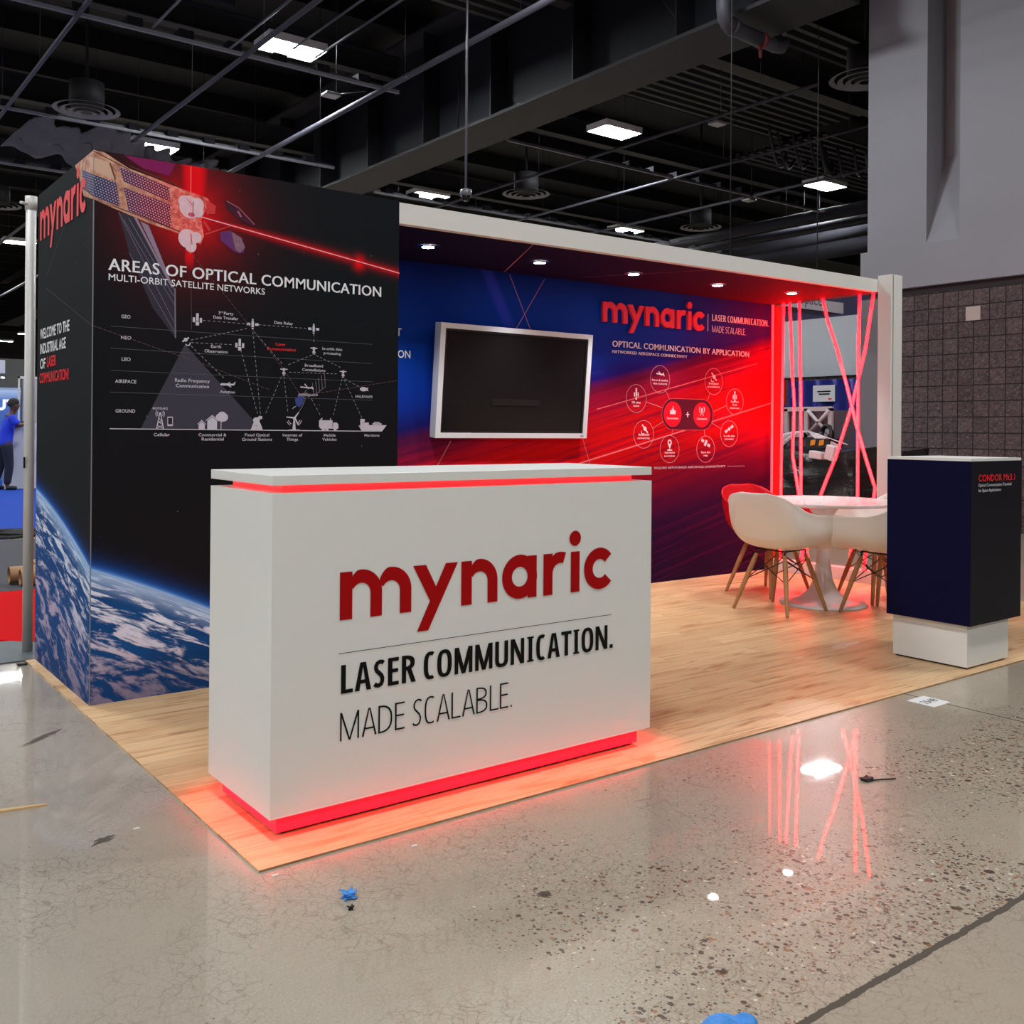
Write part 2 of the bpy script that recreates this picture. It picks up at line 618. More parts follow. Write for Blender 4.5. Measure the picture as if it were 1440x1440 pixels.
g.link(g.bump(bh, 0.06, 0.004), p.inputs['Normal'])

# wood planks
wood, nt, p = new_mat('maple_vinyl_planks')
g = G(nt)
pos = g.pos()
xyz = g.sep(pos)
br = g.n.new('ShaderNodeTexBrick')
g.link(g.comb(xyz[0], xyz[1], 0), br.inputs['Vector'])
br.offset = 0.37
br.offset_frequency = 2
br.inputs['Scale'].default_value = 1
br.inputs['Brick Width'].default_value = 0.92
br.inputs['Row Height'].default_value = 0.152
br.inputs['Mortar Size'].default_value = 0.0012
br.inputs['Mortar Smooth'].default_value = 0.2
br.inputs['Color1'].default_value = (0, 0, 0, 1)
br.inputs['Color2'].default_value = (1, 1, 1, 1)
br.inputs['Mortar'].default_value = (0.5, 0.5, 0.5, 1)
tone = g.sep(br.outputs['Color'])[0]
shift = g.m('MULTIPLY', tone, 17.0)
gv = g.comb(g.m('ADD', g.m('MULTIPLY', xyz[0], 1.1), shift), g.m('ADD', g.m('MULTIPLY', xyz[1], 11.0), shift), 0)
gr = g.noise(gv, 1.6, 4, 0.6, dist=1.0)
gv2 = g.comb(g.m('MULTIPLY', xyz[0], 2.5), g.m('MULTIPLY', xyz[1], 60.0), shift)
gr2 = g.noise(gv2, 1.0, 3, 0.6)
wc = g.ramp(gr, [(0.28, srgb(166, 116, 74)), (0.40, srgb(208, 164, 116)), (0.52, srgb(228, 192, 146)), (0.64, srgb(222, 182, 134)), (0.74, srgb(180, 130, 86))])
wc = g.mix(g.m('MULTIPLY', g.step(gr2, 0.5, 0.75), 0.35), wc, srgb(170, 122, 80))
wc = g.mix(g.m('MULTIPLY', tone, 0.42), wc, srgb(176, 128, 88))
wc = g.mix(g.m('MULTIPLY', br.outputs['Fac'], 0.45), wc, srgb(110, 76, 50))
g.link(wc, p.inputs['Base Color'])
p.inputs['Roughness'].default_value = 0.42
p.inputs['Specular IOR Level'].default_value = 0.4
g.link(g.bump(gr2, 0.08, 0.002), p.inputs['Normal'])

# split-face block
block, nt, p = new_mat('split_face_block')
g = G(nt)
pos = g.pos()
xyz = g.sep(pos)
br = g.n.new('ShaderNodeTexBrick')
g.link(g.comb(g.m('ADD', xyz[1], 0.16), g.m('ADD', xyz[2], 0.0), 0), br.inputs['Vector'])
br.offset = 0.0
br.inputs['Scale'].default_value = 1
br.inputs['Brick Width'].default_value = 0.2055
br.inputs['Row Height'].default_value = 0.2055
br.inputs['Mortar Size'].default_value = 0.008
br.inputs['Mortar Smooth'].default_value = 0.3
br.inputs['Color1'].default_value = srgb(112, 94, 95)
br.inputs['Color2'].default_value = srgb(92, 76, 78)
br.inputs['Mortar'].default_value = srgb(38, 31, 33)
n1 = g.noise(pos, 16, 5, 0.7)
n2 = g.noise(pos, 30, 4, 0.7)
bc = g.mix(g.m('MULTIPLY', g.step(n2, 0.52, 0.64), 0.5), br.outputs['Color'], srgb(158, 140, 140))
bc = g.mix(g.m('MULTIPLY', g.step(n1, 0.50, 0.38), 0.55), bc, srgb(58, 47, 50))
bc = g.mix(g.m('MULTIPLY', br.outputs['Fac'], 0.85), bc, srgb(36, 30, 32))
g.link(bc, p.inputs['Base Color'])
p.inputs['Roughness'].default_value = 0.75
hh = g.m('SUBTRACT', g.m('ADD', g.m('MULTIPLY', n1, 1.3), g.m('MULTIPLY', n2, 0.4)), g.m('MULTIPLY', br.outputs['Fac'], 1.2))
g.link(g.bump(hh, 1.0, 0.07), p.inputs['Normal'])

wall_grey = plain('grey_wall_paint', srgb(138, 139, 145), 0.6, var=0.12, vscale=0.5)
wall_light = plain('light_grey_wall', srgb(186, 192, 196), 0.6)

# printed fabric of the dark tower: night sky, planet limb, flare (u along the faces, v up)
tower_print, nt, p = new_mat('space_graphic_print')
g = G(nt)
uv = g.uv()
s = g.sep(uv)
a, z = s[0], s[1]
dist = g.m('SQRT', g.m('ADD', g.m('POWER', g.m('ADD', a, 2.1006), 2.0), g.m('POWER', g.m('ADD', z, 5.0346), 2.0)))
d = g.m('SUBTRACT', dist, 6.0157)          # >0 sky, <0 planet
sky = g.mix(g.step(z, 0.3, 1.9), srgb(24, 20, 23), srgb(20, 23, 28))
sky = g.mix(g.step(a, 0.05, -0.2), sky, srgb(12, 20, 24))
stv = g.voro(g.comb(a, z, 0), 21)
stc = g.sep(stv.outputs['Color'])
st_on = g.m('MULTIPLY', g.m('LESS_THAN', stv.outputs['Distance'], g.m('MULTIPLY', g.step(stc[0], 0.72, 1.0), 0.045)), 0.7)
sky = g.mix(st_on, sky, srgb(190, 190, 200))
glow = g.m('POWER', 2.718, g.m('MULTIPLY', g.m('MAXIMUM', d, 0.0), -42.0))
sky = g.mix(glow, sky, srgb(20, 110, 225))
glow2 = g.m('POWER', 2.718, g.m('MULTIPLY', g.m('MAXIMUM', d, 0.0), -160.0))
sky = g.mix(g.m('MULTIPLY', glow2, 0.8), sky, srgb(150, 205, 250))
depth = g.m('SQRT', g.m('MAXIMUM', g.m('MULTIPLY', d, -1.0), 0.0))
along = g.m('ADD', g.m('MULTIPLY', a, 0.94), g.m('MULTIPLY', z, -0.34))
cv = g.comb(g.m('MULTIPLY', along, 1.7), g.m('MULTIPLY', depth, 7.5), 0)
cl = g.noise(cv, 2.3, 9, 0.66, dist=0.9)
cl2 = g.noise(g.comb(g.m('MULTIPLY', along, 5.0), g.m('MULTIPLY', depth, 22.0), 3.0), 1.6, 6, 0.7, dist=0.4)
cm = g.m('ADD', g.m('MULTIPLY', cl, 0.7), g.m('MULTIPLY', cl2, 0.3))
sea = g.mix(g.noise(cv, 1.2, 3), srgb(14, 52, 108), srgb(28, 92, 158))
cloud = g.mix(g.step(depth, 0.35, 0.72), srgb(226, 232, 248), srgb(182, 166, 190))
land = g.mix(g.step(cm, 0.48, 0.57), sea, cloud)
haze = g.step(g.m('MULTIPLY', d, -1.0), 0.11, 0.0)
land = g.mix(g.m('MULTIPLY', haze, 0.8), land, srgb(168, 200, 240))
low = g.step(z, 0.28, 0.0)
land = g.mix(g.m('MULTIPLY', low, 0.55), land, srgb(18, 48, 100))
colr = g.mix(g.step(d, -0.006, 0.006), land, sky)
# laser flare and beam
fx, fz = g.m('SUBTRACT', a, 0.425), g.m('SUBTRACT', z, 2.215)
r2_ = g.m('ADD', g.m('POWER', fx, 2.0), g.m('POWER', fz, 2.0))
rr = g.m('SQRT', r2_)
fl = g.m('POWER', 2.718, g.m('MULTIPLY', rr, -11.0))
ang = g.m('ARCTAN2', fz, fx)
rays = g.m('ADD', 0.75, g.m('MULTIPLY', g.noise(g.comb(g.m('COSINE', ang), g.m('SINE', ang), 0), 5, 3), 0.8))
fl = g.m('MULTIPLY', g.m('MULTIPLY', fl, rays), 1.5)
vert = g.m('MULTIPLY', g.step(g.m('ABSOLUTE', g.m('SUBTRACT', fx, 0.02)), 0.085, 0.02), g.step(z, 2.08, 2.32))
fl = g.m('MAXIMUM', fl, g.m('MULTIPLY', vert, 0.95))
vdn = g.m('MULTIPLY', g.step(g.m('ABSOLUTE', fx), 0.03, 0.012), g.step(g.m('ABSOLUTE', g.m('SUBTRACT', z, 2.06)), 0.13, 0.03))
fl = g.m('MAXIMUM', fl, g.m('MULTIPLY', vdn, 0.8))
bdx, bdz = 1.072 / 1.083, -0.154 / 1.083
pd = g.m('ABSOLUTE', g.m('ADD', g.m('MULTIPLY', g.m('SUBTRACT', a, 0.478), -bdz), g.m('MULTIPLY', g.m('SUBTRACT', z, 2.209), bdx)))
beam = g.m('POWER', 2.718, g.m('MULTIPLY', pd, -95.0))
beam = g.m('MULTIPLY', g.m('MULTIPLY', beam, g.step(a, 0.44, 0.5)), 0.95)
bx_, bz_ = g.m('SUBTRACT', a, 1.309), g.m('SUBTRACT', z, 2.085)
blob = g.m('POWER', 2.718, g.m('MULTIPLY', g.m('ADD', g.m('POWER', bx_, 2.0), g.m('POWER', bz_, 2.0)), -900.0))
fl = g.m('MAXIMUM', fl, g.m('MAXIMUM', beam, blob))
colr = g.mix(fl, colr, srgb(250, 12, 24))
g.link(colr, p.inputs['Base Color'])
p.inputs['Roughness'].default_value = 0.8
p.inputs['Specular IOR Level'].default_value = 0.12
g.link(g.bump(g.noise(g.comb(g.m('MULTIPLY', a, 900), g.m('MULTIPLY', z, 900), 0), 1.0, 0), 0.05, 0.001), p.inputs['Normal'])

# streaked blue to red print of the back wall
wall_print, nt, p = new_mat('streaked_graphic_print')
g = G(nt)
s = g.sep(g.pos())
x, z = s[0], s[2]
al = g.m('ADD', g.m('MULTIPLY', g.m('SUBTRACT', x, 2.25), 0.97), g.m('MULTIPLY', z, 0.243))
ac = g.m('SUBTRACT', z, g.m('MULTIPLY', g.m('SUBTRACT', x, 2.25), 0.238))
fine = g.noise(g.comb(g.m('MULTIPLY', al, 0.5), g.m('MULTIPLY', ac, 26.0), 0), 1.0, 4, 0.7)
broad = g.noise(g.comb(g.m('MULTIPLY', al, 0.35), g.m('MULTIPLY', ac, 6.5), 4.0), 1.0, 2, 0.5)
v = g.m('ADD', ac, g.m('MULTIPLY', g.m('SUBTRACT', broad, 0.5), 0.16))
v = g.m('DIVIDE', g.m('ADD', v, 0.9), 3.4)
def P_(t):
    return (t + 0.9) / 3.4
colr = g.ramp(v, [(P_(-0.8), srgb(20, 4, 40)), (P_(-0.10), srgb(30, 4, 46)), (P_(0.10), srgb(74, 4, 44)), (P_(0.26), srgb(120, 5, 36)),
                  (P_(0.42), srgb(168, 4, 16)), (P_(0.62), srgb(216, 6, 10)), (P_(0.80), srgb(200, 6, 14)), (P_(0.95), srgb(184, 10, 40)),
                  (P_(1.12), srgb(112, 10, 56)), (P_(1.20), srgb(24, 22, 120)), (P_(1.36), srgb(6, 46, 152)), (P_(1.7), srgb(2, 54, 152)), (P_(2.3), srgb(6, 36, 120))])
redzone = g.step(ac, 1.2, 1.1)
darks = g.m('MULTIPLY', g.m('MULTIPLY', g.step(fine, 0.50, 0.36), redzone), 0.6)
colr = g.mix(darks, colr, srgb(70, 4, 48))
lights = g.m('MULTIPLY', g.m('MULTIPLY', g.step(fine, 0.56, 0.70), g.m('MULTIPLY', redzone, g.step(ac, 0.15, 0.6))), 0.5)
colr = g.mix(lights, colr, srgb(238, 26, 58))
blues = g.m('MULTIPLY', g.m('MULTIPLY', g.step(fine, 0.58, 0.70), g.m('SUBTRACT', 1.0, redzone)), g.m('MULTIPLY', g.step(x, 2.9, 4.2), g.step(ac, 1.7, 1.25)))
colr = g.mix(g.m('MULTIPLY', blues, 0.5), colr, srgb(40, 76, 180))
purple = g.m('MULTIPLY', g.step(x, 4.6, 6.0), g.step(ac, 1.05, 1.3))
colr = g.mix(g.m('MULTIPLY', purple, 0.75), colr, srgb(66, 16, 96))
# fade to navy low on the left
lowl = g.m('MULTIPLY', g.step(ac, 1.5, 1.1), g.step(x, 3.2, 2.2))
colr = g.mix(g.m('MULTIPLY', lowl, g.m('MULTIPLY', g.step(z, 0.9, 1.25), 0.7)), colr, srgb(14, 18, 70))
# broad slanted blue beams
bl = g.m('ADD', x, g.m('MULTIPLY', z, 0.55))
bm_ = g.m('MULTIPLY', g.step(g.m('ABSOLUTE', g.m('SUBTRACT', bl, 4.24)), 0.08, 0.02), g.m('MULTIPLY', g.step(z, 1.9, 2.0), 0.6))
colr = g.mix(bm_, colr, srgb(52, 60, 190))
g.link(colr, p.inputs['Base Color'])
p.inputs['Roughness'].default_value = 0.7
p.inputs['Specular IOR Level'].default_value = 0.1

soffit_painted_glow, nt, p = new_mat('navy_print_painted_red_glow')  # navy print, with red LED glow painted in toward the open end
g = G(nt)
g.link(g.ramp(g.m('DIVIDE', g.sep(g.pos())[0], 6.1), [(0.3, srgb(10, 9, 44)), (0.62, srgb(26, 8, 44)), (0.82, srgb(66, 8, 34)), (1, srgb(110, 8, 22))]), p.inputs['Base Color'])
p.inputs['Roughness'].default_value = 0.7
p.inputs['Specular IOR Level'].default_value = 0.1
solar, nt, p = new_mat('solar_cell_print')
g = G(nt)
s = g.sep(g.uv())
ua = g.m('ADD', g.m('MULTIPLY', s[0], 0.96), g.m('MULTIPLY', s[1], -0.28))
ub = g.m('ADD', g.m('MULTIPLY', s[0], 0.28), g.m('MULTIPLY', s[1], 0.96))
row = g.m('MULTIPLY', ub, 1 / 0.0105)
odd = g.m('MULTIPLY', g.m('FLOORED_MODULO', g.m('FLOOR', row), 2.0), 0.5)
colm = g.m('ADD', g.m('MULTIPLY', ua, 1 / 0.0125), odd)
on = g.m('MULTIPLY', g.m('LESS_THAN', g.m('FRACT', row), 0.55), g.m('LESS_THAN', g.m('FRACT', colm), 0.55))
warm = g.step(s[0], 0.0, 0.32)
dk = g.mix(warm, srgb(34, 32, 62), srgb(84, 14, 42))
lt = g.mix(warm, srgb(150, 146, 190), srgb(255, 130, 150))
g.link(g.mix(on, dk, lt), p.inputs['Base Color'])
p.inputs['Roughness'].default_value = 0.7

bus_print, nt, p = new_mat('gold_foil_print')
g = G(nt)
s = g.sep(g.uv())
n_ = g.noise(g.uv(), 26, 4, 0.7)
c1 = g.ramp(n_, [(0.3, srgb(120, 74, 60)), (0.5, srgb(196, 138, 112)), (0.7, srgb(226, 180, 152))])
c2 = g.ramp(n_, [(0.3, srgb(170, 26, 30)), (0.5, srgb(240, 92, 84)), (0.7, srgb(255, 168, 150))])
g.link(g.mix(g.step(s[0], 0.16, 0.42), c1, c2), p.inputs['Base Color'])
p.inputs['Roughness'].default_value = 0.7

# ------------------------------------------------------------------ the hall
mb = MB()
mb.box(-26, 40, -22, 96, -0.15, 0.0)
struct(mb.build('floor', concrete), 'polished concrete exhibition hall floor with exposed aggregate', 'floor')
mb = MB()
mb.box(-26, 40, -22, 96, 10.2, 10.4)
for k in range(46):
    y = -20 + k * 2.55
    mb.box(-26, 40, y, y + 0.16, 9.75, 10.2)
struct(mb.build('ceiling', black_ceiling), 'black painted open hall ceiling', 'ceiling')
wall_dark = plain('dark_olive_wall', srgb(66, 66, 62), 0.8)
mb = MB()
mb.box(-26, 40, 95.5, 96, 0, 10.2)
struct(mb.build('wall_back', wall_dark))
mb = MB()
mb.box(-26.3, -26, -22, 96, 0, 10.2)
struct(mb.build('wall_left', wall_light))
mb = MB()
mb.box(-26, 40, -22.3, -22, 0, 10.2)
struct(mb.build('wall_front', wall_light))
mb = MB()
mb.box(40, 40.3, -22, 96, 0, 10.2)
struct(mb.build('wall_side', wall_dark))

# block-built core on the right: grey upper wall with a tall niche above split-face block
wr = bpy.data.objects.new('wall_right', None)
COL.objects.link(wr)
struct(wr, 'grey upper wall over dark split-face block at the right', 'wall')
XW = 11.25
mb = MB()
y0, y1, yn0, yn1, zt = -18.0, 5.45, 4.12, 4.575, 10.2
mb.poly([(XW, y0, 3.19), (XW, 5.56, 3.19), (XW, 5.56, 3.755), (XW, y0, 3.755)])
mb.poly([(XW, y0, 3.755), (XW, yn0, 3.755), (XW, yn0, zt), (XW, y0, zt)])
mb.poly([(XW, yn1, 3.755), (XW, y1, 3.755), (XW, y1, zt), (XW, yn1, zt)])
D_ = 0.47
mb.poly([(XW, yn1, 3.755), (XW, yn1, zt), (XW + D_, yn1, zt), (XW + D_, yn1, 4.98)])
mb.poly([(XW, yn0, 3.755), (XW + D_, yn0, 4.98), (XW + D_, yn0, zt), (XW, yn0, zt)])
mb.poly([(XW, yn0, 3.755), (XW, yn1, 3.755), (XW + D_, yn1, 4.98), (XW + D_, yn0, 4.98)])
mb.poly([(XW + D_, yn0, 4.98), (XW + D_, yn1, 4.98), (XW + D_, yn1, zt), (XW + D_, yn0, zt)])
mb.poly([(XW, y1, 3.755), (16, y1, 3.755), (16, y1, zt), (XW, y1, zt)])
mb.poly([(XW, y1, 3.755), (XW, 5.56, 3.755), (16, 5.56, 3.755), (16, y1, 3.755)])
mb.poly([(XW, 5.56, 3.19), (16, 5.56, 3.19), (16, 5.56, 3.755), (XW, 5.56, 3.755)])
mb.poly([(XW, y0, 3.19), (11.36, y0, 3.19), (11.36, 5.56, 3.19), (XW, 5.56, 3.19)])
mb.build('upper_wall', wall_grey, wr, fixn=False)
mb = MB()
mb.box(11.30, 16, -18, 5.0, 0, 3.093)
mb.build('block_wall', block, wr)
mb = MB()
mb.box(11.36, 16, -18, 5.5, 3.093, 3.19)
mb.build('shadow_reveal', plain('reveal_painted_shade', srgb(52, 42, 44), 0.5), wr)  # dark colour stands in for the shade in the gap
mb = MB()
mb.box(11.27, 16, 5.0, 5.56, 0, 3.093)
mb.build('end_pier', plain('pier_grey', srgb(112, 106, 110), 0.6), wr)
mb = MB()
mb.box(11.292, 11.31, 3.86, 4.05, 2.68, 2.86)
mb.build('pale_block', plain('pale_block_face', srgb(180, 166, 158), 0.8, bump=0.4, bscale=40), wr)

# second wall seen through the booth opening
wf = bpy.data.objects.new('wall_far', None)
COL.objects.link(wf)
struct(wf, 'pale grey upper wall over block seen through the booth opening', 'wall')
MB().box(14.0, 14.4, 6.4, 12.5, 2.23, 3.27).build('upper_wall', wall_light, wf)
MB().box(14.06, 14.4, 6.4, 12.5, 0, 2.23).build('block_wall', block, wf)
MB().box(14.1, 14.4, 6.4, 12.5, 3.27, 3.75).build('dark_top', plain('deep_navy_paint', srgb(34, 28, 66), 0.7), wf)

# plank flooring of the booth
fl_ = MB().box(0.0, 6.25, 0.0, 3.16, 0.0, 0.006).build('booth_floor', wood)
struct(fl_, 'pale maple plank flooring laid under the booth', 'flooring')

# ------------------------------------------------------------------ reception counter
KX, KY, KW, KD, KH = 0.0937, 0.1443, 1.564, 0.4989, 1.0868
Z0 = 0.006
ctr = thing('reception_counter', 'white reception counter with red wordmark and red underglow at the booth corner', 'counter', (KX + KW / 2, KY + KD / 2, Z0))
mb = MB().box(KX, KX + KW, KY, KY + KD, 0.0850, 1.0335)
for bx in ((KX, KX + KW, KY, KY + .004), (KX, KX + KW, KY + KD - .004, KY + KD), (KX, KX + .004, KY + .004, KY + KD - .004), (KX + KW - .004, KX + KW, KY + .004, KY + KD - .004)):
    mb.box(*bx, 0.0756, 0.0852)
mb.build('body', white_lam, ctr)
MB().box(KX, KX + KW, KY, KY + KD, 1.0565, KH).build('countertop', white_lam, ctr, bevel=0.0015)
ri = 0.055
MB().box(KX + ri, KX + KW - ri, KY + ri, KY + KD - ri, 1.0335, 1.0565).build('lit_riser', LED_RISER, ctr)['label'] = 'glowing red riser under the countertop'
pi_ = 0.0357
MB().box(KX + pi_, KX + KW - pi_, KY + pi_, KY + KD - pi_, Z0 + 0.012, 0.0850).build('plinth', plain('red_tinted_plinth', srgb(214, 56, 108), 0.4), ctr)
MB().box(KX + pi_ + 0.02, KX + KW - pi_ - 0.02, KY + pi_ + 0.02, KY + KD - pi_ - 0.02, Z0, Z0 + 0.012).build('toe_gap', black_plastic, ctr)
mb = MB()
e0, e1, zz = 0.014, 0.026, 0.0830
mb.box(KX + e0, KX + KW - e0, KY + e0, KY + e1, zz, 0.0850)
mb.box(KX + e0, KX + KW - e0, KY + KD - e1, KY + KD - e0, zz, 0.0850)
mb.box(KX + e0, KX + e1, KY + e1, KY + KD - e1, zz, 0.0850)
mb.box(KX + KW - e1, KX + KW - e0, KY + e1, KY + KD - e1, zz, 0.0850)
mb.build('light_strip', LED_STRIP, ctr)['label'] = 'red light strip under the body'
cp = front(KY, KX)
decal('logo', brand_polys(0.2215, 0.638, 1.0, 1.0), cp, red_ink, ctr)
decal('divider_line', [rect(0.220, 1.355, 0.5352, 0.5370)], cp, black_ink, ctr)
condensed('lettering', 'LASER COMMUNICATION.', cp, 0.228, 1.362, 0.4115, 0.088, .175, .135, black_ink, ctr)
condensed('lettering', 'MADE SCALABLE.', cp, 0.226, 0.888, 0.2665, 0.087, .072, .060, black_ink, ctr)

# ------------------------------------------------------------------ dark graphic tower
TX, TY, TW, TD, TH = 0.0467, 1.9618, 1.547, 1.0845, 2.44
twr = thing('display_tower', 'tall black graphic tower printed with satellite and planet at the left of the booth', 'display tower', (TX + TW / 2, TY + TD / 2, Z0))
def panel_uv(name, plane, a0, a1, mat, parent):
    bm = bmesh.new()
    uvl = bm.loops.layers.uv.new('UVMap')
    pts = [(a0, Z0), (a1, Z0), (a1, TH), (a0, TH)]
    vs = [bm.verts.new(plane(a, b, 0)) for a, b in pts]
    f = bm.faces.new(vs)
    for l, (a, b) in zip(f.loops, pts):
        l[uvl].uv = (a, b)
    bmesh.ops.translate(bm, verts=bm.verts[:], vec=-origin_of(parent))
    me = bpy.data.meshes.new(name)
    bm.to_mesh(me)
    bm.free()
    me.materials.append(mat)
    o = bpy.data.objects.new(name, me)
    COL.objects.link(o)
    o.parent = parent
    return o
MB().box(TX + 0.004, TX + TW - 0.002, TY + 0.004, TY + TD, Z0, TH - 0.004).build('frame', plain('black_frame', srgb(18, 19, 22), 0.6), twr)
FP = front(TY, TX)
LP = leftface(TX, TY)
tf = panel_uv('front_panel', FP, 0, TW, tower_print, twr)
tl = panel_uv('side_panel', LP, -TD, 0, tower_print, twr)
MB().box(TX - 0.001, TX + 0.003, TY - 0.001, TY + 0.003, Z0, TH).build('corner_seam', plain('seam_grey', srgb(120, 122, 128), 0.5), twr)

def clip(pl, keep_pos):
    out = []
    n = len(pl)
    ins = (lambda q: q[0] >= 0) if keep_pos else (lambda q: q[0] <= 0)
    for i in range(n):
        A, B = pl[i], pl[(i + 1) % n]
        if ins(A):
            out.append(A)
        if ins(A) != ins(B):
            t = (0 - A[0]) / (B[0] - A[0])
            out.append((0.0, A[1] + (B[1] - A[1]) * t))
    return out
def wrap_print(name, polys, mat, off=0.0012):
    """print that runs round the tower's front-left corner"""
    for plane, par, pos_ in ((FP, tf, True), (LP, tl, False)):
        bm = bmesh.new()
        uvl = bm.loops.layers.uv.new('UVMap')
        some = False
        for k, pl in enumerate(polys):
            c = clip([(a, min(b, TH - 0.003)) for a, b in pl], pos_)
            if len(c) < 3:
                continue
            some = True
            vs = [bm.verts.new(plane(a, b, off + k * 8e-6)) for a, b in c]
            f = bm.faces.new(vs)
            for l, (a, b) in zip(f.loops, c):
                l[uvl].uv = (a, b)
        if some:
            bmesh.ops.translate(bm, verts=bm.verts[:], vec=-origin_of(par))
            me = bpy.data.meshes.new(name)
            bm.to_mesh(me)
            me.materials.append(mat)
            o = bpy.data.objects.new(name, me)
            COL.objects.link(o)
            o.parent = par
        bm.free()

def m_(n, r, g_, b, **k):
    return plain(n, srgb(r, g_, b), 0.7, spec=0.25, **k)
wing = [(0.104, 2.183), (0.176, 2.168), (0.358, 1.863), (0.363, 1.637), (0.259, 1.766), (0.159, 1.987)]
wrap_print('satellite_wing_print', [wing], m_('wing_print', 52, 46, 62), 0.0008)
wl = m_('wing_line_print', 122, 116, 134)
wrap_print('wing_line_print', [seg((0.107, 2.18), (0.356, 1.71), 0.002), seg((0.128, 2.149), (0.359, 1.786), 0.002), seg((0.153, 2.004), (0.361, 1.66), 0.002),
                               seg((0.359, 1.865), (0.363, 1.637), 0.006), seg((0.15, 2.16), (0.352, 1.83), 0.0025)], wl, 0.0010)
wrap_print('wing_hinge_print', [[(0.2, 2.153), (0.237, 2.139), (0.352, 1.868), (0.355, 1.856), (0.294, 1.97)], [(0.173, 2.165), (0.185, 2.166), (0.349, 1.868), (0.342, 1.867)]], m_('hinge_print', 148, 128, 150), 0.0011)
wrap_print('magenta_wing_print', [[(0.126, 2.437), (0.357, 2.437), (0.329, 2.376), (0.211, 2.391)]], m_('magenta_print', 128, 18, 84), 0.0008)
bus = [(-0.323, 2.437), (0.0, 2.437), (0.043, 2.435), (0.15, 2.381), (0.266, 2.355), (0.38, 2.327), (0.507, 2.301), (0.517, 2.286), (0.478, 2.196), (0.492, 2.121), (0.476, 2.08), (0.42, 2.105), (0.382, 2.115), (0.337, 2.127), (0.237, 2.148), (0.146, 2.176), (0.074, 2.197), (0.004, 2.221), (-0.157, 2.264), (-0.207, 2.311), (-0.246, 2.369)]
wrap_print('satellite_body_print', [bus], bus_print, 0.0012)
cells = [[(-0.198, 2.394), (0.001, 2.329), (0.094, 2.31), (0.113, 2.206), (0.051, 2.218), (0.001, 2.235), (-0.17, 2.298)],
         [(0.105, 2.383), (0.15, 2.372), (0.329, 2.325), (0.333, 2.266), (0.323, 2.261), (0.127, 2.319)],
         [(0.127, 2.294), (0.333, 2.247), (0.337, 2.136), (0.256, 2.16), (0.149, 2.192)]]
wrap_print('solar_cell_print', cells, solar, 0.0016)
wrap_print('satellite_plate_print', [[(-0.103, 2.427), (0.067, 2.392), (0.091, 2.322), (0.009, 2.343)]], m_('plate_print', 208, 172, 150), 0.0016)
wrap_print('satellite_rail_print', [seg((0.0, 2.432), (0.15, 2.376), 0.004), seg((0.067, 2.392), (0.091, 2.322), 0.006), seg((0.15, 2.392), (0.38, 2.335), 0.005), seg((0.08, 2.205), (0.42, 2.118), 0.004), seg((-0.2, 2.32), (0.0, 2.235), 0.006)], m_('rail_print', 92, 52, 44), 0.0018)
domes = [disc(0.425, 2.247, 0.050, 0.052), disc(0.462, 2.262, 0.028, 0.034), disc(0.462, 2.232, 0.026, 0.028), disc(0.415, 2.10, 0.043, 0.044), disc(0.456, 2.11, 0.024, 0.026), disc(0.43, 2.068, 0.027, 0.03), disc(0.40, 2.27, 0.03, 0.028)]
wrap_print('satellite_dome_print', domes, m_('dome_print', 250, 208, 218, var=0.3, vscale=40), 0.0020)
wrap_print('dome_shade_print', [seg((0.44, 2.275), (0.438, 2.215), 0.004), seg((0.41, 2.285), (0.44, 2.255), 0.003), disc(0.432, 2.213, 0.016, 0.010), seg((0.43, 2.125), (0.436, 2.075), 0.004)], m_('dome_shade', 205, 70, 100), 0.0023)
wrap_print('dish_print', [[(0.587, 2.299), (0.617, 2.3), (0.66, 2.277), (0.693, 2.252), (0.742, 2.205), (0.732, 2.198), (0.673, 2.216), (0.604, 2.259)]], m_('dish_print', 74, 26, 50, var=0.5, vscale=30), 0.0014)
wrap_print('dish_edge_print', [seg((0.600, 2.301), (0.66, 2.277), 0.004), seg((0.66, 2.277), (0.74, 2.207), 0.004), seg((0.655, 2.262), (0.672, 2.235), 0.008)], m_('dish_edge', 182, 92, 112), 0.0017)
wrap_print('lower_dish_print', [[(0.571, 2.15), (0.618, 2.163), (0.673, 2.136), (0.693, 2.092), (0.685, 2.066), (0.667, 2.060), (0.64, 2.066), (0.571, 2.111)]], m_('purple_dish', 112, 52, 120, var=0.4, vscale=25), 0.0014)
wrap_print('dish_speckle_print', [[(0.625, 2.158), (0.673, 2.136), (0.693, 2.092), (0.667, 2.064), (0.645, 2.075)]], m_('speckle', 176, 130, 150, var=0.8, vscale=160), 0.0017)
wrap_print('bracket_print', [[(0.503, 2.29), (0.547, 2.271), (0.544, 2.231), (0.501, 2.225)], seg((0.498, 2.130), (0.564, 2.160), 0.008), seg((0.564, 2.160), (0.626, 2.188), 0.005), seg((0.489, 2.19), (0.52, 2.15), 0.014), seg((0.47, 2.30), (0.51, 2.22), 0.006)], m_('bracket_print', 214, 54, 56), 0.0018)
wrap_print('beam_core_print', [seg((0.478, 2.209), (1.55, 2.055), 0.0045)], m_('beam_core', 255, 176, 186), 0.0020)
wrap_print('flare_line_print', [seg((0.428, 2.437), (0.428, 2.03), 0.0025)], m_('flare_line', 255, 140, 140), 0.0024)
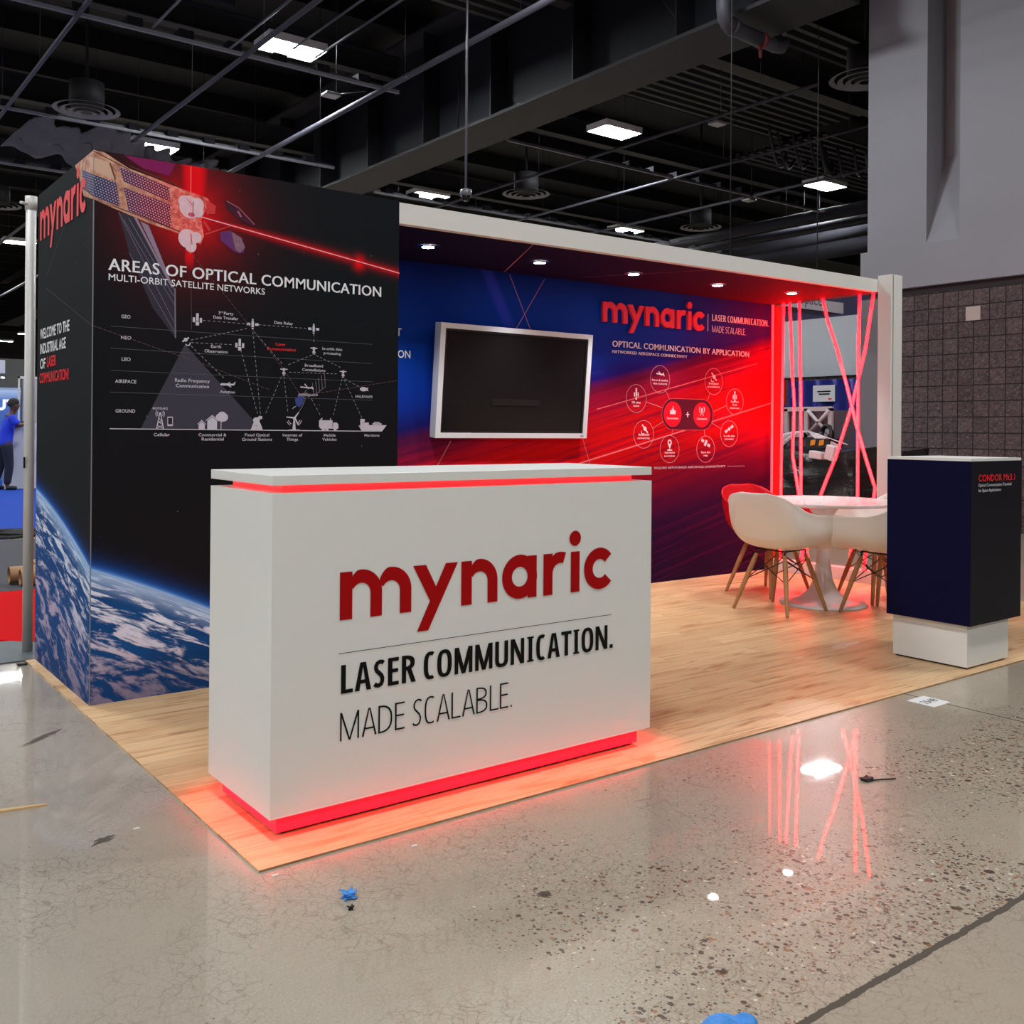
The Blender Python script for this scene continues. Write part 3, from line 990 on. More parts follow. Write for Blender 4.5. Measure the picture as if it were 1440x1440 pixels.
# faint orbit lines
trail = m_('orbit_trail_print', 112, 84, 78)
tp = []
for A in ([(-0.304, 2.30), (-0.91, 1.975)], [(-0.905, 1.935), (0.003, 1.668), (0.277, 1.586), (0.463, 1.534), (0.682, 1.459), (0.827, 1.412)], [(0.442, 2.023), (0.734, 1.701), (0.897, 1.514), (0.983, 1.394)], [(0.99, 1.388), (1.547, 1.485)]):
    for q0, q1 in zip(A, A[1:]):
        tp += dashes(q0, q1, 0.0022, 0.016, 0.006)
tp.append(seg((0.432, 1.90), (0.437, 1.681), 0.0018))
wrap_print('orbit_trail_print', tp, trail, 0.0013)

# words on the left face
decal('logo', brand_polys(-1.035, 2.192, 0.92 / 1.134, 1.02), LP, bright_red, tl, 0.002)
text('lettering', 'WELCOME TO THE', LP, -1.014, -0.402, 1.678, 0.052, white_ink, tl, bold=0.02)
text('lettering', 'INDUSTRIAL AGE', LP, -1.010, -0.470, 1.601, 0.052, white_ink, tl, bold=0.02)
text('lettering', 'OF', LP, -1.008, -0.890, 1.524, 0.052, white_ink, tl, bold=0.02)
text('lettering', 'LASER', LP, -0.855, -0.66, 1.528, 0.052, bright_red, tl, bold=0.02)['label'] = 'red word'
text('lettering', 'COMMUNICATION!', LP, -1.018, -0.408, 1.450, 0.052, bright_red, tl, bold=0.02)['label'] = 'red word'

# headline and diagram on the front face
text('lettering', 'AREAS OF OPTICAL COMMUNICATION', FP, 0.064, 1.440, 1.9195, 0.052, white_ink, tf, bold=0.004, heavy=0.03)
text('lettering', 'MULTI-ORBIT SATELLITE NETWORKS', FP, 0.066, 0.795, 1.874, 0.030, white_ink, tf, bold=0.008)
cone = m_('cone_print', 62, 60, 74)
decal('signal_cone_print', [[(0.407, 1.610), (0.210, 1.219), (0.786, 1.219)]], FP, cone, tf, 0.0010)
decal('level_lines_print', [seg((0.076, 1.672), (1.39, 1.667), 0.0018), seg((0.077, 1.574), (1.39, 1.567), 0.0018), seg((0.078, 1.476), (1.395, 1.472), 0.0018), seg((0.077, 1.380), (1.392, 1.376), 0.0018)], FP, grey_ink, tf, 0.0013)
small = [('GEO', 0.122, 0.161, 1.711, .0155), ('MEO', 0.121, 0.165, 1.617, .0155), ('LEO', 0.125, 0.163, 1.521, .0155), ('AIRSPACE', 0.097, 0.189, 1.422, .0155), ('GROUND', 0.1, 0.185, 1.290, .0155),
         ('Cellular', 0.268, 0.341, 1.186, .014), ('Commercial &', 0.474, 0.608, 1.186, .014), ('Residential', 0.489, 0.595, 1.166, .014), ('Fixed Optical', 0.699, 0.823, 1.186, .014), ('Ground Stations', 0.685, 0.838, 1.165, .014),
         ('Internet of', 0.894, 0.998, 1.186, .014), ('Things', 0.914, 0.975, 1.165, .014), ('Mobile', 1.115, 1.181, 1.186, .014), ('Vehicles', 1.107, 1.187, 1.165, .014), ('Maritime', 1.347, 1.436, 1.186, .014),
         ('Radio Frequency', 0.362, 0.526, 1.4365, .0155), ('Communication', 0.366, 0.522, 1.4115, .0155), ('3', 0.565, 0.573, 1.762, .014), ('rd', 0.574, 0.586, 1.770, .007), ('Party', 0.591, 0.638, 1.762, .014), ('Data Transfer', 0.540, 0.662, 1.740, .014),
         ('Data Relay', 0.845, 0.942, 1.737, .014), ('Earth', 0.530, 0.579, 1.602, .014), ('Observation', 0.499, 0.611, 1.579, .014), ('In-orbit data', 1.104, 1.215, 1.624, .0135), ('processing', 1.111, 1.208, 1.602, .0135),
         ('Broadband', 1.008, 1.108, 1.535, .0135), ('Constellations', 0.995, 1.121, 1.513, .0135), ('Aviation', 0.575, 0.648, 1.390, .0135), ('HALE/HAPS', 1.292, 1.393, 1.387, .0135), ('Intelligence', 0.977, 1.080, 1.390, .0135), ('4G/5G/6G', 0.261, 0.330, 1.307, .011)]
for t_, x0, x1, b_, c_ in small:
    text('lettering', t_, FP, x0, x1, b_, c_, pale_ink, tf, bold=0.012)
text('lettering', 'Laser', FP, 0.853, 0.905, 1.631, .0145, bright_red, tf, bold=0.012)['label'] = 'red word'
text('lettering', 'Communication', FP, 0.807, 0.959, 1.607, .0145, bright_red, tf, bold=0.012)['label'] = 'red word'
dl = []
for A, B in (((0.49, 1.727), (0.705, 1.726)), ((0.765, 1.726), (1.025, 1.725)), ((0.435, 1.632), (0.715, 1.706)), ((0.435, 1.620), (0.64, 1.622)), ((0.735, 1.690), (0.778, 1.285)), ((0.742, 1.690), (0.895, 1.535)),
             ((0.675, 1.600), (0.765, 1.285)), ((1.056, 1.705), (1.056, 1.645)), ((1.045, 1.593), (0.91, 1.535)), ((1.070, 1.593), (1.215, 1.535)), ((0.925, 1.503), (1.195, 1.505)), ((0.885, 1.480), (0.80, 1.290)),
             ((0.897, 1.480), (0.92, 1.300)), ((1.215, 1.480), (1.165, 1.285)), ((1.232, 1.480), (1.32, 1.440)), ((1.226, 1.478), (1.335, 1.275)), ((1.045, 1.375), (1.10, 1.285)), ((0.435, 1.605), (0.60, 1.455))):
    dl += dashes(A, B, 0.0022)
decal('dashed_links_print', dl, FP, m_('dash_print', 168, 164, 172), tf, 0.0015)
ic = [seg((0.076, 1.218), (1.41, 1.214), 0.004)]
def sat_tall(x, z):
    return [rect(x - .006, x + .006, z - .006, z + .030), rect(x - .008, x + .008, z - .026, z - .009), rect(x - .022, x - .011, z - .012, z + .010), rect(x + .011, x + .022, z - .012, z + .010)]
def sat_wide(x, z):
    return [rect(x - .006, x + .006, z - .014, z + .016), rect(x - .004, x + .004, z + .018, z + .026), rect(x - .005, x + .005, z - .024, z - .018), rect(x - .030, x - .012, z - .006, z + .006), rect(x + .012, x + .030, z - .006, z + .006)]
def sat_small(x, z):
    return [rect(x - .019, x + .019, z + .004, z + .009), rect(x - .006, x + .006, z - .004, z + .012), [(x - .010, z - .016), (x + .010, z - .016), (x + .005, z - .006), (x - .005, z - .006)], rect(x - .006, x + .006, z - .024, z - .019)]
ic += sat_tall(0.464, 1.728) + sat_tall(0.670, 1.622) + sat_wide(0.734, 1.726) + sat_wide(1.055, 1.725)
ic += sat_small(1.057, 1.622) + sat_small(0.897, 1.510) + sat_small(1.221, 1.512)
ic += [seg((0.395, 1.622), (0.425, 1.642), .007), disc(0.410, 1.632, .009), ] + ring(0.420, 1.616, .013, .008, 200, 380, 8)
# aircraft, glider, airship
ic += [[(0.574, 1.431), (0.582, 1.437), (0.640, 1.436), (0.648, 1.446), (0.651, 1.446), (0.647, 1.432), (0.640, 1.428), (0.582, 1.426)], [(0.606, 1.434), (0.622, 1.444), (0.626, 1.444), (0.616, 1.434)], [(0.604, 1.429), (0.628, 1.419), (0.632, 1.420), (0.618, 1.430)]]
ic += [seg((0.985, 1.432), (1.055, 1.428), .006), seg((1.008, 1.448), (1.030, 1.424), .005), seg((1.046, 1.436), (1.056, 1.420), .005)]
ic += [disc(1.340, 1.432, .022, .011), [(1.355, 1.436), (1.369, 1.444), (1.364, 1.432), (1.369, 1.420), (1.355, 1.428)]]
# mast, phone, houses, tree
ic += [seg((0.280, 1.218), (0.293, 1.285), .004), seg((0.312, 1.218), (0.299, 1.285), .004), seg((0.284, 1.235), (0.309, 1.222), .003), seg((0.308, 1.235), (0.283, 1.222), .003), seg((0.287, 1.252), (0.306, 1.240), .003), seg((0.289, 1.268), (0.303, 1.256), .003), seg((0.286, 1.252), (0.306, 1.252), .003), disc(0.296, 1.288, .006)]
ic += ring(0.296, 1.288, .0145, .012, -45, 45, 6) + ring(0.296, 1.288, .0145, .012, 135, 225, 6) + ring(0.296, 1.288, .021, .0185, -45, 45, 6) + ring(0.296, 1.288, .021, .0185, 135, 225, 6)
ic += [rect(.329, .354, 1.270, 1.275), rect(.329, .354, 1.232, 1.240), rect(.329, .332, 1.240, 1.270), rect(.351, .354, 1.240, 1.270)]
ic += [rect(.474, .503, 1.218, 1.241), [(.468, 1.239), (.4885, 1.257), (.509, 1.239), (.509, 1.243), (.4885, 1.262), (.468, 1.243)], [(.474, 1.241), (.503, 1.241), (.4885, 1.254)],
       rect(.515, .562, 1.218, 1.258), [(.508, 1.256), (.5385, 1.280), (.569, 1.256), (.569, 1.261), (.5385, 1.286), (.508, 1.261)], [(.515, 1.258), (.562, 1.258), (.5385, 1.277)], rect(.579, .583, 1.218, 1.255), disc(.575, 1.275, .020, .018), disc(.595, 1.276, .020, .020), disc(.586, 1.286, .020, .016), disc(.587, 1.268, .018, .014)]
# ground station, turbine
ic += [[(.728, 1.217), (.790, 1.217), (.776, 1.252), (.766, 1.262), (.752, 1.262), (.742, 1.252)], disc(.757, 1.264, .017, .014), seg((.757, 1.262), (.778, 1.282), .014), rect(.776, .786, 1.270, 1.284)]
ic += [[(.944, 1.217), (.962, 1.217), (.957, 1.276), (.950, 1.276)], rect(.926, .984, 1.215, 1.220), [(.953, 1.282), (.911, 1.284), (.911, 1.279), (.953, 1.274)], [(.952, 1.280), (.976, 1.308), (.979, 1.304), (.960, 1.276)], [(.953, 1.276), (.972, 1.243), (.978, 1.248), (.960, 1.279)], disc(.953, 1.277, .006)]
ic += ring(.953, 1.277, .034, .031, 300, 345, 6) + ring(.953, 1.277, .043, .040, 300, 345, 6) + ring(.953, 1.277, .034, .031, 200, 245, 6) + ring(.953, 1.277, .043, .040, 205, 240, 6) + ring(.965, 1.31, .026, .023, 95, 150, 6)
# truck, ship
ic += [rect(1.088, 1.163, 1.232, 1.268), rect(1.094, 1.196, 1.226, 1.232), [(1.166, 1.232), (1.196, 1.232), (1.196, 1.246), (1.188, 1.257), (1.166, 1.257)], disc(1.112, 1.223, .009), disc(1.132, 1.223, .009), disc(1.178, 1.223, .009), seg((1.096, 1.268), (1.106, 1.279), .006), seg((1.150, 1.268), (1.153, 1.279), .004)]
ic += [[(1.312, 1.243), (1.368, 1.243), (1.368, 1.246), (1.478, 1.246), (1.450, 1.213), (1.332, 1.213)], rect(1.322, 1.338, 1.243, 1.278), rect(1.338, 1.372, 1.243, 1.259), rect(1.326, 1.348, 1.262, 1.277), rect(1.394, 1.448, 1.248, 1.256), rect(1.402, 1.436, 1.258, 1.263)]
decal('diagram_icons_print', ic, FP, pale_ink, tf, 0.0018)
dk = [rect(.333, .350, 1.243, 1.268), rect(.484, .493, 1.218, 1.228), rect(.533, .545, 1.218, 1.232), rect(1.103, 1.110, 1.248, 1.258), rect(1.140, 1.148, 1.248, 1.258), rect(1.182, 1.192, 1.244, 1.253), disc(1.112, 1.223, .004), disc(1.132, 1.223, .004), disc(1.178, 1.223, .004), rect(1.330, 1.344, 1.265, 1.274), rect(1.326, 1.333, 1.249, 1.254), rect(1.340, 1.347, 1.249, 1.254), rect(1.352, 1.359, 1.249, 1.254)] + ring(.757, 1.240, .010, .0075, 0, 360, 12) + ring(.757, 1.240, .005, .003, 0, 360, 10)
decal('icon_holes_print', dk, FP, m_('icon_dark', 40, 38, 44), tf, 0.0022)
# the small blue-panelled satellite printed across the diagram
decal('small_satellite_print', [[(0.962, 1.342), (0.957, 1.372), (0.984, 1.392), (1.004, 1.386), (1.002, 1.352), (0.980, 1.330)]], FP, m_('blue_panel', 58, 74, 140), tf, 0.0017)
decal('small_satellite_frame_print', [seg((0.985, 1.390), (1.065, 1.393), .008), seg((0.99, 1.385), (1.02, 1.42), .002), seg((1.06, 1.393), (1.122, 1.437), .0018), seg((1.122, 1.437), (1.116, 1.505), .0018), seg((1.06, 1.395), (1.05, 1.455), .0018), seg((1.076, 1.40), (1.068, 1.465), .0018), seg((1.09, 1.412), (1.084, 1.480), .0018), seg((1.105, 1.425), (1.10, 1.495), .0018), seg((1.004, 1.386), (1.012, 1.372), .002), seg((1.012, 1.372), (1.002, 1.345), .002), seg((1.002, 1.345), (0.965, 1.285), .002), seg((0.98, 1.40), (0.975, 1.385), .006)], FP, m_('frame_line', 150, 142, 152), tf, 0.0019)

# ------------------------------------------------------------------ graphic back wall, canopy, posts
bw = thing('graphic_wall', 'wide back wall printed with blue and red streaks behind the monitor', 'graphic wall', (3.8, 3.10, Z0))
MB().box(1.55, 6.10, 3.05, 3.13, Z0, 2.43).build('wall_panel', wall_print, bw)
BP = front(3.05)
faint = m_('fine_line_print', 196, 120, 130)
decal('light_lines_print', [seg((3.153, 2.338), (3.375, 1.90), .005), seg((3.477, 2.338), (3.18, 1.90), .005), seg((2.66, 1.147), (2.50, 0.90), .006), seg((3.85, 1.19), (3.95, 0.93), .004)], BP, faint, bw, 0.001)
decal('light_streak_print', [seg((3.80, 0.972), (6.095, 1.486), .010), seg((4.0, 1.39), (5.9, 1.83), .005)], BP, m_('streak_print', 246, 120, 128), bw, 0.001)
decal('logo', brand_polys(4.037, 2.066, 1.150 / 1.134, 1.03), BP, coral, bw, 0.002, 0.022)['label'] = 'raised coral wordmark'
decal('divider_line', [rect(5.244, 5.252, 2.072, 2.218)], BP, pale_ink, bw, 0.002)
condensed('lettering', 'LASER COMMUNICATION.', BP, 5.300, 6.045, 2.164, 0.054, .165, .13, white_ink, bw, off=0.002)
condensed('lettering', 'MADE SCALABLE.', BP, 5.301, 5.736, 2.068, 0.054, .085, .07, white_ink, bw, off=0.002)
text('lettering', 'OPTICAL COMMUNICATION BY APPLICATION', BP, 4.156, 5.785, 1.880, 0.0465, white_ink, bw, bold=0.004, heavy=0.04, off=0.002)
text('lettering', 'NETWORKED AEROSPACE CONNECTIVITY', BP, 4.156, 4.999, 1.831, 0.0225, white_ink, bw, bold=0.004, heavy=0.04, off=0.002)
text('lettering', 'REQUIRE NETWORKED AEROSPACE CONNECTIVITY', BP, 4.625, 5.480, 0.922, 0.0165, pale_ink, bw, bold=0.012, off=0.002)
text('lettering', 'T', BP, 2.222, 2.262, 1.842, 0.050, white_ink, bw, bold=0.01, off=0.002)
text('lettering', 'ON', BP, 2.235, 2.331, 1.698, 0.050, white_ink, bw, bold=0.01, off=0.002)
decal('rule_print', [rect(5.508, 5.736, .9285, .9305)], BP, pale_ink, bw, 0.002)
circ = [(4.683, 1.645), (4.417, 1.483), (4.502, 1.200), (4.798, 1.081), (5.231, 1.078), (5.526, 1.210), (5.597, 1.485), (5.325, 1.650)]
rl = []
for cx, cz in circ:
    rl += ring(cx, cz, .1125, .1090, 0, 360, 36)
for (cx, cz), (ex, ez) in zip(circ, ((4.79, 1.492), (4.716, 1.415), (4.722, 1.306), (4.83, 1.245), (5.21, 1.245), (5.30, 1.300), (5.322, 1.395), (5.25, 1.492))):
    dx, dz = ex - cx, ez - cz
    l = sqrt(dx * dx + dz * dz)
    rl.append(seg((cx + dx / l * .111, cz + dz / l * .111), (ex, ez), .0032))
pill = lambda r: [(4.835 + r * cos(t), 1.366 + r * sin(t)) for t in [pi / 2 + pi * k / 16 for k in range(17)]] + [(5.193 + r * cos(t), 1.366 + r * sin(t)) for t in [-pi / 2 + pi * k / 16 for k in range(17)]]
decal('pill_outline_print', [pill(.1305)], BP, m_('pill_line', 214, 84, 92), bw, 0.0014)
decal('pill_print', [pill(.1265)], BP, m_('pill_dark', 84, 4, 34), bw, 0.0018)
decal('red_badge_print', [disc(4.832, 1.366, .104, .104, 40), disc(5.181, 1.366, .104, .104, 40)], BP, m_('badge_red', 236, 10, 40), bw, 0.0022)
decal('circle_lines_print', rl, BP, m_('circle_line', 232, 150, 156), bw, 0.0022)
pale_pink = m_('pale_pink_print', 250, 216, 220)
bi = [rect(5.003, 5.013, 1.344, 1.388), rect(4.988, 5.028, 1.362, 1.370)]
def tilt(polys, cx, cz, an):
    c_, s_ = cos(an), sin(an)
    return [[(cx + (a - cx) * c_ - (b - cz) * s_, cz + (a - cx) * s_ + (b - cz) * c_) for a, b in pl] for pl in polys]
def big_sat(x, z):
    return [rect(x - .008, x + .008, z - .02, z + .045), rect(x - .009, x + .009, z - .045, z - .024), rect(x - .026, x - .014, z - .022, z + .012), rect(x + .014, x + .026, z - .022, z + .012)]
bi += [seg((4.640, 1.690), (4.728, 1.684), .010), seg((4.665, 1.708), (4.700, 1.676), .008), seg((4.715, 1.70), (4.73, 1.672), .008)]
bi += big_sat(4.417, 1.520) + big_sat(5.597, 1.530)
for x_, z_ in ((4.515, 1.245), (5.330, 1.690)):
    bi += tilt([rect(x_ - .045, x_ + .045, z_ - .006, z_ + .006), disc(x_, z_, .018, .018, 12)], x_, z_, -0.8) + ring(x_ - .022, z_ - .026, .020, .014, 150, 330, 8)
bi += ring(4.798, 1.135, .024, .011, 0, 360, 16) + [[(4.777, 1.125), (4.819, 1.125), (4.798, 1.080)], disc(4.798, 1.073, .030, .006, 16)]
bi += tilt([rect(5.218, 5.244, 1.105, 1.155), rect(5.172, 5.205, 1.118, 1.142), rect(5.257, 5.290, 1.118, 1.142)], 5.231, 1.13, -0.5)
bi += tilt([disc(5.526, 1.250, .017, .017, 6), rect(5.466, 5.504, 1.238, 1.262), rect(5.548, 5.586, 1.238, 1.262)], 5.526, 1.25, 0.5)
bi += [rect(4.800, 4.864, 1.366, 1.370 + .028), rect(4.820, 4.844, 1.398, 1.412), seg((4.832, 1.412), (4.840, 1.432), .006)]
bi += [seg((5.165, 1.358), (5.180, 1.405), .006), seg((5.197, 1.358), (5.182, 1.405), .006), disc(5.181, 1.41, .012)] + ring(5.181, 1.410, .034, .028, -50, 50, 6) + ring(5.181, 1.410, .034, .028, 130, 230, 6)
decal('application_icons_print', bi, BP, pale_pink, bw, 0.0026)
for t_, x0, x1, b_ in (('Secure & stealthy', 4.59, 4.775, 1.630), ('data exchange', 4.605, 4.762, 1.603), ('ISR data', 4.370, 4.464, 1.445), ('fusion', 4.385, 4.450, 1.418), ('Battlefield', 4.445, 4.562, 1.190), ('connectivity', 4.435, 4.570, 1.163),
                       ('Alternative', 4.738, 4.858, 1.045), ('navigation', 4.738, 4.858, 1.018), ('Space data', 5.175, 5.290, 1.045), ('relay', 5.205, 5.258, 1.018), ('In-orbit data', 5.458, 5.598, 1.182), ('processing', 5.470, 5.584, 1.156),
                       ('Real-time', 5.548, 5.648, 1.478), ('Earth', 5.570, 5.626, 1.451), ('observation', 5.532, 5.662, 1.424), ('Broadband', 5.265, 5.385, 1.625), ('constellations', 5.245, 5.402, 1.598), ('Government', 4.765, 4.898, 1.325), ('Commercial', 5.122, 5.242, 1.325)):
    text('lettering', t_, BP, x0, x1, b_, .0165, pale_pink, bw, bold=0.02, off=0.0028)

can = thing('booth_canopy', 'white fascia and dark soffit canopy over the back of the booth', 'canopy', (3.8, 2.5, 2.4))
mb = MB()
# fascia with a very slight rise toward the corner post
mb.poly([(1.594, 1.962, 2.321), (6.03, 1.962, 2.356), (6.03, 1.962, 2.457), (1.594, 1.962, 2.432)])
mb.poly([(1.594, 2.01, 2.321), (6.03, 2.01, 2.356), (6.03, 2.01, 2.457), (1.594, 2.01, 2.432)])
mb.poly([(1.594, 1.962, 2.321), (6.03, 1.962, 2.356), (6.03, 2.01, 2.356), (1.594, 2.01, 2.321)])
mb.poly([(1.594, 1.962, 2.432), (6.03, 1.962, 2.457), (6.03, 2.01, 2.457), (1.594, 2.01, 2.432)])
mb.poly([(1.594, 1.962, 2.321), (1.594, 2.01, 2.321), (1.594, 2.01, 2.432), (1.594, 1.962, 2.432)])
mb.poly([(6.03, 1.962, 2.356), (6.03, 2.01, 2.356), (6.03, 2.01, 2.457), (6.03, 1.962, 2.457)])
mb.build('fascia', white_matte, can)
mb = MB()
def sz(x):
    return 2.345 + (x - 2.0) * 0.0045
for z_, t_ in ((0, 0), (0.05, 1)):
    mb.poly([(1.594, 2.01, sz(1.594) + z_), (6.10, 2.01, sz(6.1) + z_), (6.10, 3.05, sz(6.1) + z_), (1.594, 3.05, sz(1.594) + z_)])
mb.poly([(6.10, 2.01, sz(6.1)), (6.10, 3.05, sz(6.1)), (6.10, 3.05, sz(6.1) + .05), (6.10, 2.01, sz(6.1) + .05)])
mb.build('soffit', soffit_painted_glow, can)
mb = MB()
for A, B in (((2.587, 2.055), (3.101, 3.045)), ((4.206, 2.033), (3.699, 2.876))):
    sg = seg(A, B, .006)
    mb.poly([(a, b, sz(a) - .001) for a, b in sg])
mb.build('soffit_lines_print', faint, can)

pst = thing('corner_post', 'white square corner post at the front end of the canopy', 'post', (6.1, 1.9, Z0))
mb = MB()
mb.box(6.035, 6.052, 1.845, 1.962, Z0, 2.485)
mb.box(6.052, 6.18, 1.838, 1.962, Z0, 2.485)
mb.build('post_shaft', white_matte, pst, bevel=0.002)
MB().box(6.0505, 6.056, 1.836, 1.84, Z0, 2.485).build('post_groove', plain('groove_grey', srgb(150, 150, 148), 0.6), pst)
ps2 = MB().box(6.105, 6.25, 3.04, 3.13, Z0, 2.36).build('rear_post', plain('rear_post_painted_glow', srgb(150, 12, 14), 0.6))  # red LED light is put into the post's base colour
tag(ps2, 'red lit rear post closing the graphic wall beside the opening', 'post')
sl = MB().box(6.05, 6.16, 1.965, 3.04, Z0, 0.105).build('sill_beam', white_matte, bevel=0.002)
tag(sl, 'low white sill beam on the floor below the red light tubes', 'sill')
tl_ = MB().box(6.05, 6.16, 2.012, 3.04, 2.362, 2.43).build('top_rail', plain('rail_dark', srgb(70, 40, 46), 0.5))
tag(tl_, 'dark rail at the open end of the canopy holding the light tubes', 'rail')

# LED tubes strung between rail and sill (y, z at x = 6.07)
XL = 6.07
strands = [('s', [(2.897, 2.362), (2.905, 1.6), (2.913, .692), (2.917, .105)], 'upright red light tube nearest the graphic wall'),
           ('s', [(2.841, 2.362), (2.822, 2.05), (2.81, 1.77), (2.785, 1.46), (2.800, 1.026), (2.734, .702), (2.685, .105)], 'red light tube bowing inward, second from the graphic wall'),
           ('s', [(2.748, 2.362), (2.735, 1.8), (2.724, 1.274), (2.719, .703), (2.640, .105)], 'straight red light tube, third from the graphic wall'),
           ('s', [(2.496, 2.362), (2.446, 2.173), (2.354, 1.928), (2.257, 1.616), (2.161, 1.275), (2.07, 1.0), (1.99, .78), (2.09, .105)], 'slanting red light tube falling toward the corner post'),
           ('s', [(2.15, 2.362), (2.159, 1.858), (2.157, .723), (2.231, .105)], 'upright red light tube beside the corner post'),
           ('s', [(2.03, 2.362), (2.101, 1.912), (2.222, 1.451), (2.367, 1.037), (2.511, .715), (2.725, .105)], 'slanting red light tube crossing away from the corner post')]
for k, (_, pts, lab) in enumerate(strands):
    P = []
    for (ya, za), (yb, zb) in zip(pts, pts[1:]):
        for q in range(3):
            P.append((XL + 0.012 * (k % 3 - 1), ya + (yb - ya) * q / 3, za + (zb - za) * q / 3))
    P.append((XL + 0.012 * (k % 3 - 1), pts[-1][0], pts[-1][1]))
    o = MB().tube(P, 0.0125, 10).build('light_tube', LED_SOFT)
    tag(o, lab, 'light tube', 'red light tubes at the open end')
o = MB().box(6.085, 6.098, 3.030, 3.045, 0.02, 2.36).build('light_strip', emit('red_led_line', (1, 0.01, 0.02, 1), 5.0))
tag(o, 'thin red light strip up the end of the graphic wall', 'light strip')

# recessed downlights
ords = ('nearest the dark tower', 'second from the dark tower', 'in the middle of the row', 'next to last toward the corner post', 'at the red glowing end')
for (x_, y_), w_ in zip(((2.135, 2.53), (3.03, 2.555), (3.875, 2.53), (4.76, 2.52), (5.58, 2.45)), ords):
    z_ = sz(x_)
    t = thing('recessed_downlight', 'small recessed white downlight in the canopy soffit, ' + w_, 'downlight', (x_, y_, z_), 0, 'canopy downlights')
    mb = MB()
    for q in range(28):
        a0, a1 = 2 * pi * q / 28, 2 * pi * (q + 1) / 28
        mb.poly([(x_ + r * cos(a), y_ + r * sin(a), z_ - d_) for r, a, d_ in ((.062, a0, .001), (.062, a1, .001), (.040, a1, .008), (.040, a0, .008))])
    mb.build('trim_ring', chrome, t)
    MB().lathe([(.038, -.004), (.038, .002)], (x_, y_, z_ - .004), 24).build('lens', SPOT_LENS, t)
    l = bpy.data.lights.new('downlight_beam', 'SPOT')
    l.energy = 60
    l.spot_size = radians(95)
    l.spot_blend = 0.8
    l.shadow_soft_size = 0.035
    l.color = (0.95, 0.98, 1)
    lo = bpy.data.objects.new('downlight_beam', l)
    lo.parent = t
    lo.location = (0, 0, -0.02)
    COL.objects.link(lo)

# ------------------------------------------------------------------ monitor
tv = thing('wall_monitor', 'large silver framed wall monitor with a dark blank screen', 'monitor', (3.163, 2.93, 1.55))
tvb = (Vector((2.49, 2.985, 1.169)), Vector((3.84, 2.985, 1.169)), Vector((3.835, 2.915, 1.938)), Vector((2.487, 2.915, 1.938)))
def tvp(u, v, o=0.0):
    A = tvb[0].lerp(tvb[1], u)
    B = tvb[3].lerp(tvb[2], u)
    n = Vector((0, -0.769, -0.07)).normalized()
    return A.lerp(B, v) + n * o
frame_m = plain('silver_frame', srgb(226, 229, 236), 0.4)
mb = MB()
fx_, fz_ = 0.030, 0.046
for u0, u1, v0, v1 in ((0, 1, 0, fz_), (0, 1, 1 - fz_, 1), (0, fx_, fz_, 1 - fz_), (1 - fx_, 1, fz_, 1 - fz_)):
    mb.prism([tvp(u0, v0), tvp(u1, v0), tvp(u1, v1), tvp(u0, v1)], tvp(0, 0, -0.07) - tvp(0, 0, 0))
mb.build('bezel', frame_m, tv)
bl_ = 0.010
mb = MB()
for u0, u1, v0, v1 in ((fx_, 1 - fx_, fz_, fz_ + .02), (fx_, 1 - fx_, 1 - fz_ - .02, 1 - fz_), (fx_, fx_ + .012, fz_, 1 - fz_), (1 - fx_ - .012, 1 - fx_, fz_, 1 - fz_)):
    mb.poly([tvp(u0, v0, -.006), tvp(u1, v0, -.006), tvp(u1, v1, -.006), tvp(u0, v1, -.006)])
mb.build('inner_border', black_plastic, tv, fixn=False)
mb = MB()
mb.poly([tvp(fx_, fz_, -.010), tvp(1 - fx_, fz_, -.010), tvp(1 - fx_, 1 - fz_, -.010), tvp(fx_, 1 - fz_, -.010)])
mb.build('screen', plain('dark_screen', srgb(24, 20, 22), 0.22, spec=0.5), tv, fixn=False)
mb = MB()
mb.prism([tvp(.02, .03, -.07), tvp(.98, .03, -.07), tvp(.98, .97, -.07), tvp(.02, .97, -.07)], Vector((0, 0.02, 0)))
mb.build('back_shell', black_plastic, tv)
MB().box(2.95, 3.38, 2.97, 3.05, 1.40, 1.75).build('wall_mount', black_plastic, tv)
mb = MB()
mb.poly([tvp(.955, .016, .001), tvp(.975, .016, .001), tvp(.975, .026, .001), tvp(.955, .026, .001)])
mb.build('maker_badge', grey_metal, tv, fixn=False)

# ------------------------------------------------------------------ round table
tb = thing('pedestal_table', 'round white pedestal table with trumpet base in the booth corner', 'table', (4.95, 1.69, Z0))
gloss_white = plain('gloss_white', srgb(232, 228, 226), 0.22, spec=0.5)
MB().lathe([(0.30, 0.0), (0.302, 0.006), (0.296, 0.014), (0.24, 0.022), (0.16, 0.045), (0.10, 0.10), (0.064, 0.18), (0.048, 0.30), (0.044, 0.42), (0.050, 0.54), (0.070, 0.63), (0.11, 0.69), (0.16, 0.712)], (4.95, 1.69, Z0), 48).build('trumpet_base', gloss_white, tb)
MB().lathe([(0.46, 0.708), (0.495, 0.722), (0.50, 0.733), (0.497, 0.738)], (4.95, 1.69, Z0), 72).build('tabletop', gloss_white, tb)

# ------------------------------------------------------------------ shell chairs
shell_white = plain('white_shell_plastic', srgb(236, 230, 222), 0.38)
shell_red = plain('red_shell_plastic', srgb(205, 8, 26), 0.38)
leg_wood = plain('beech_wood', srgb(186, 134, 86), 0.45, var=0.25, vscale=20)

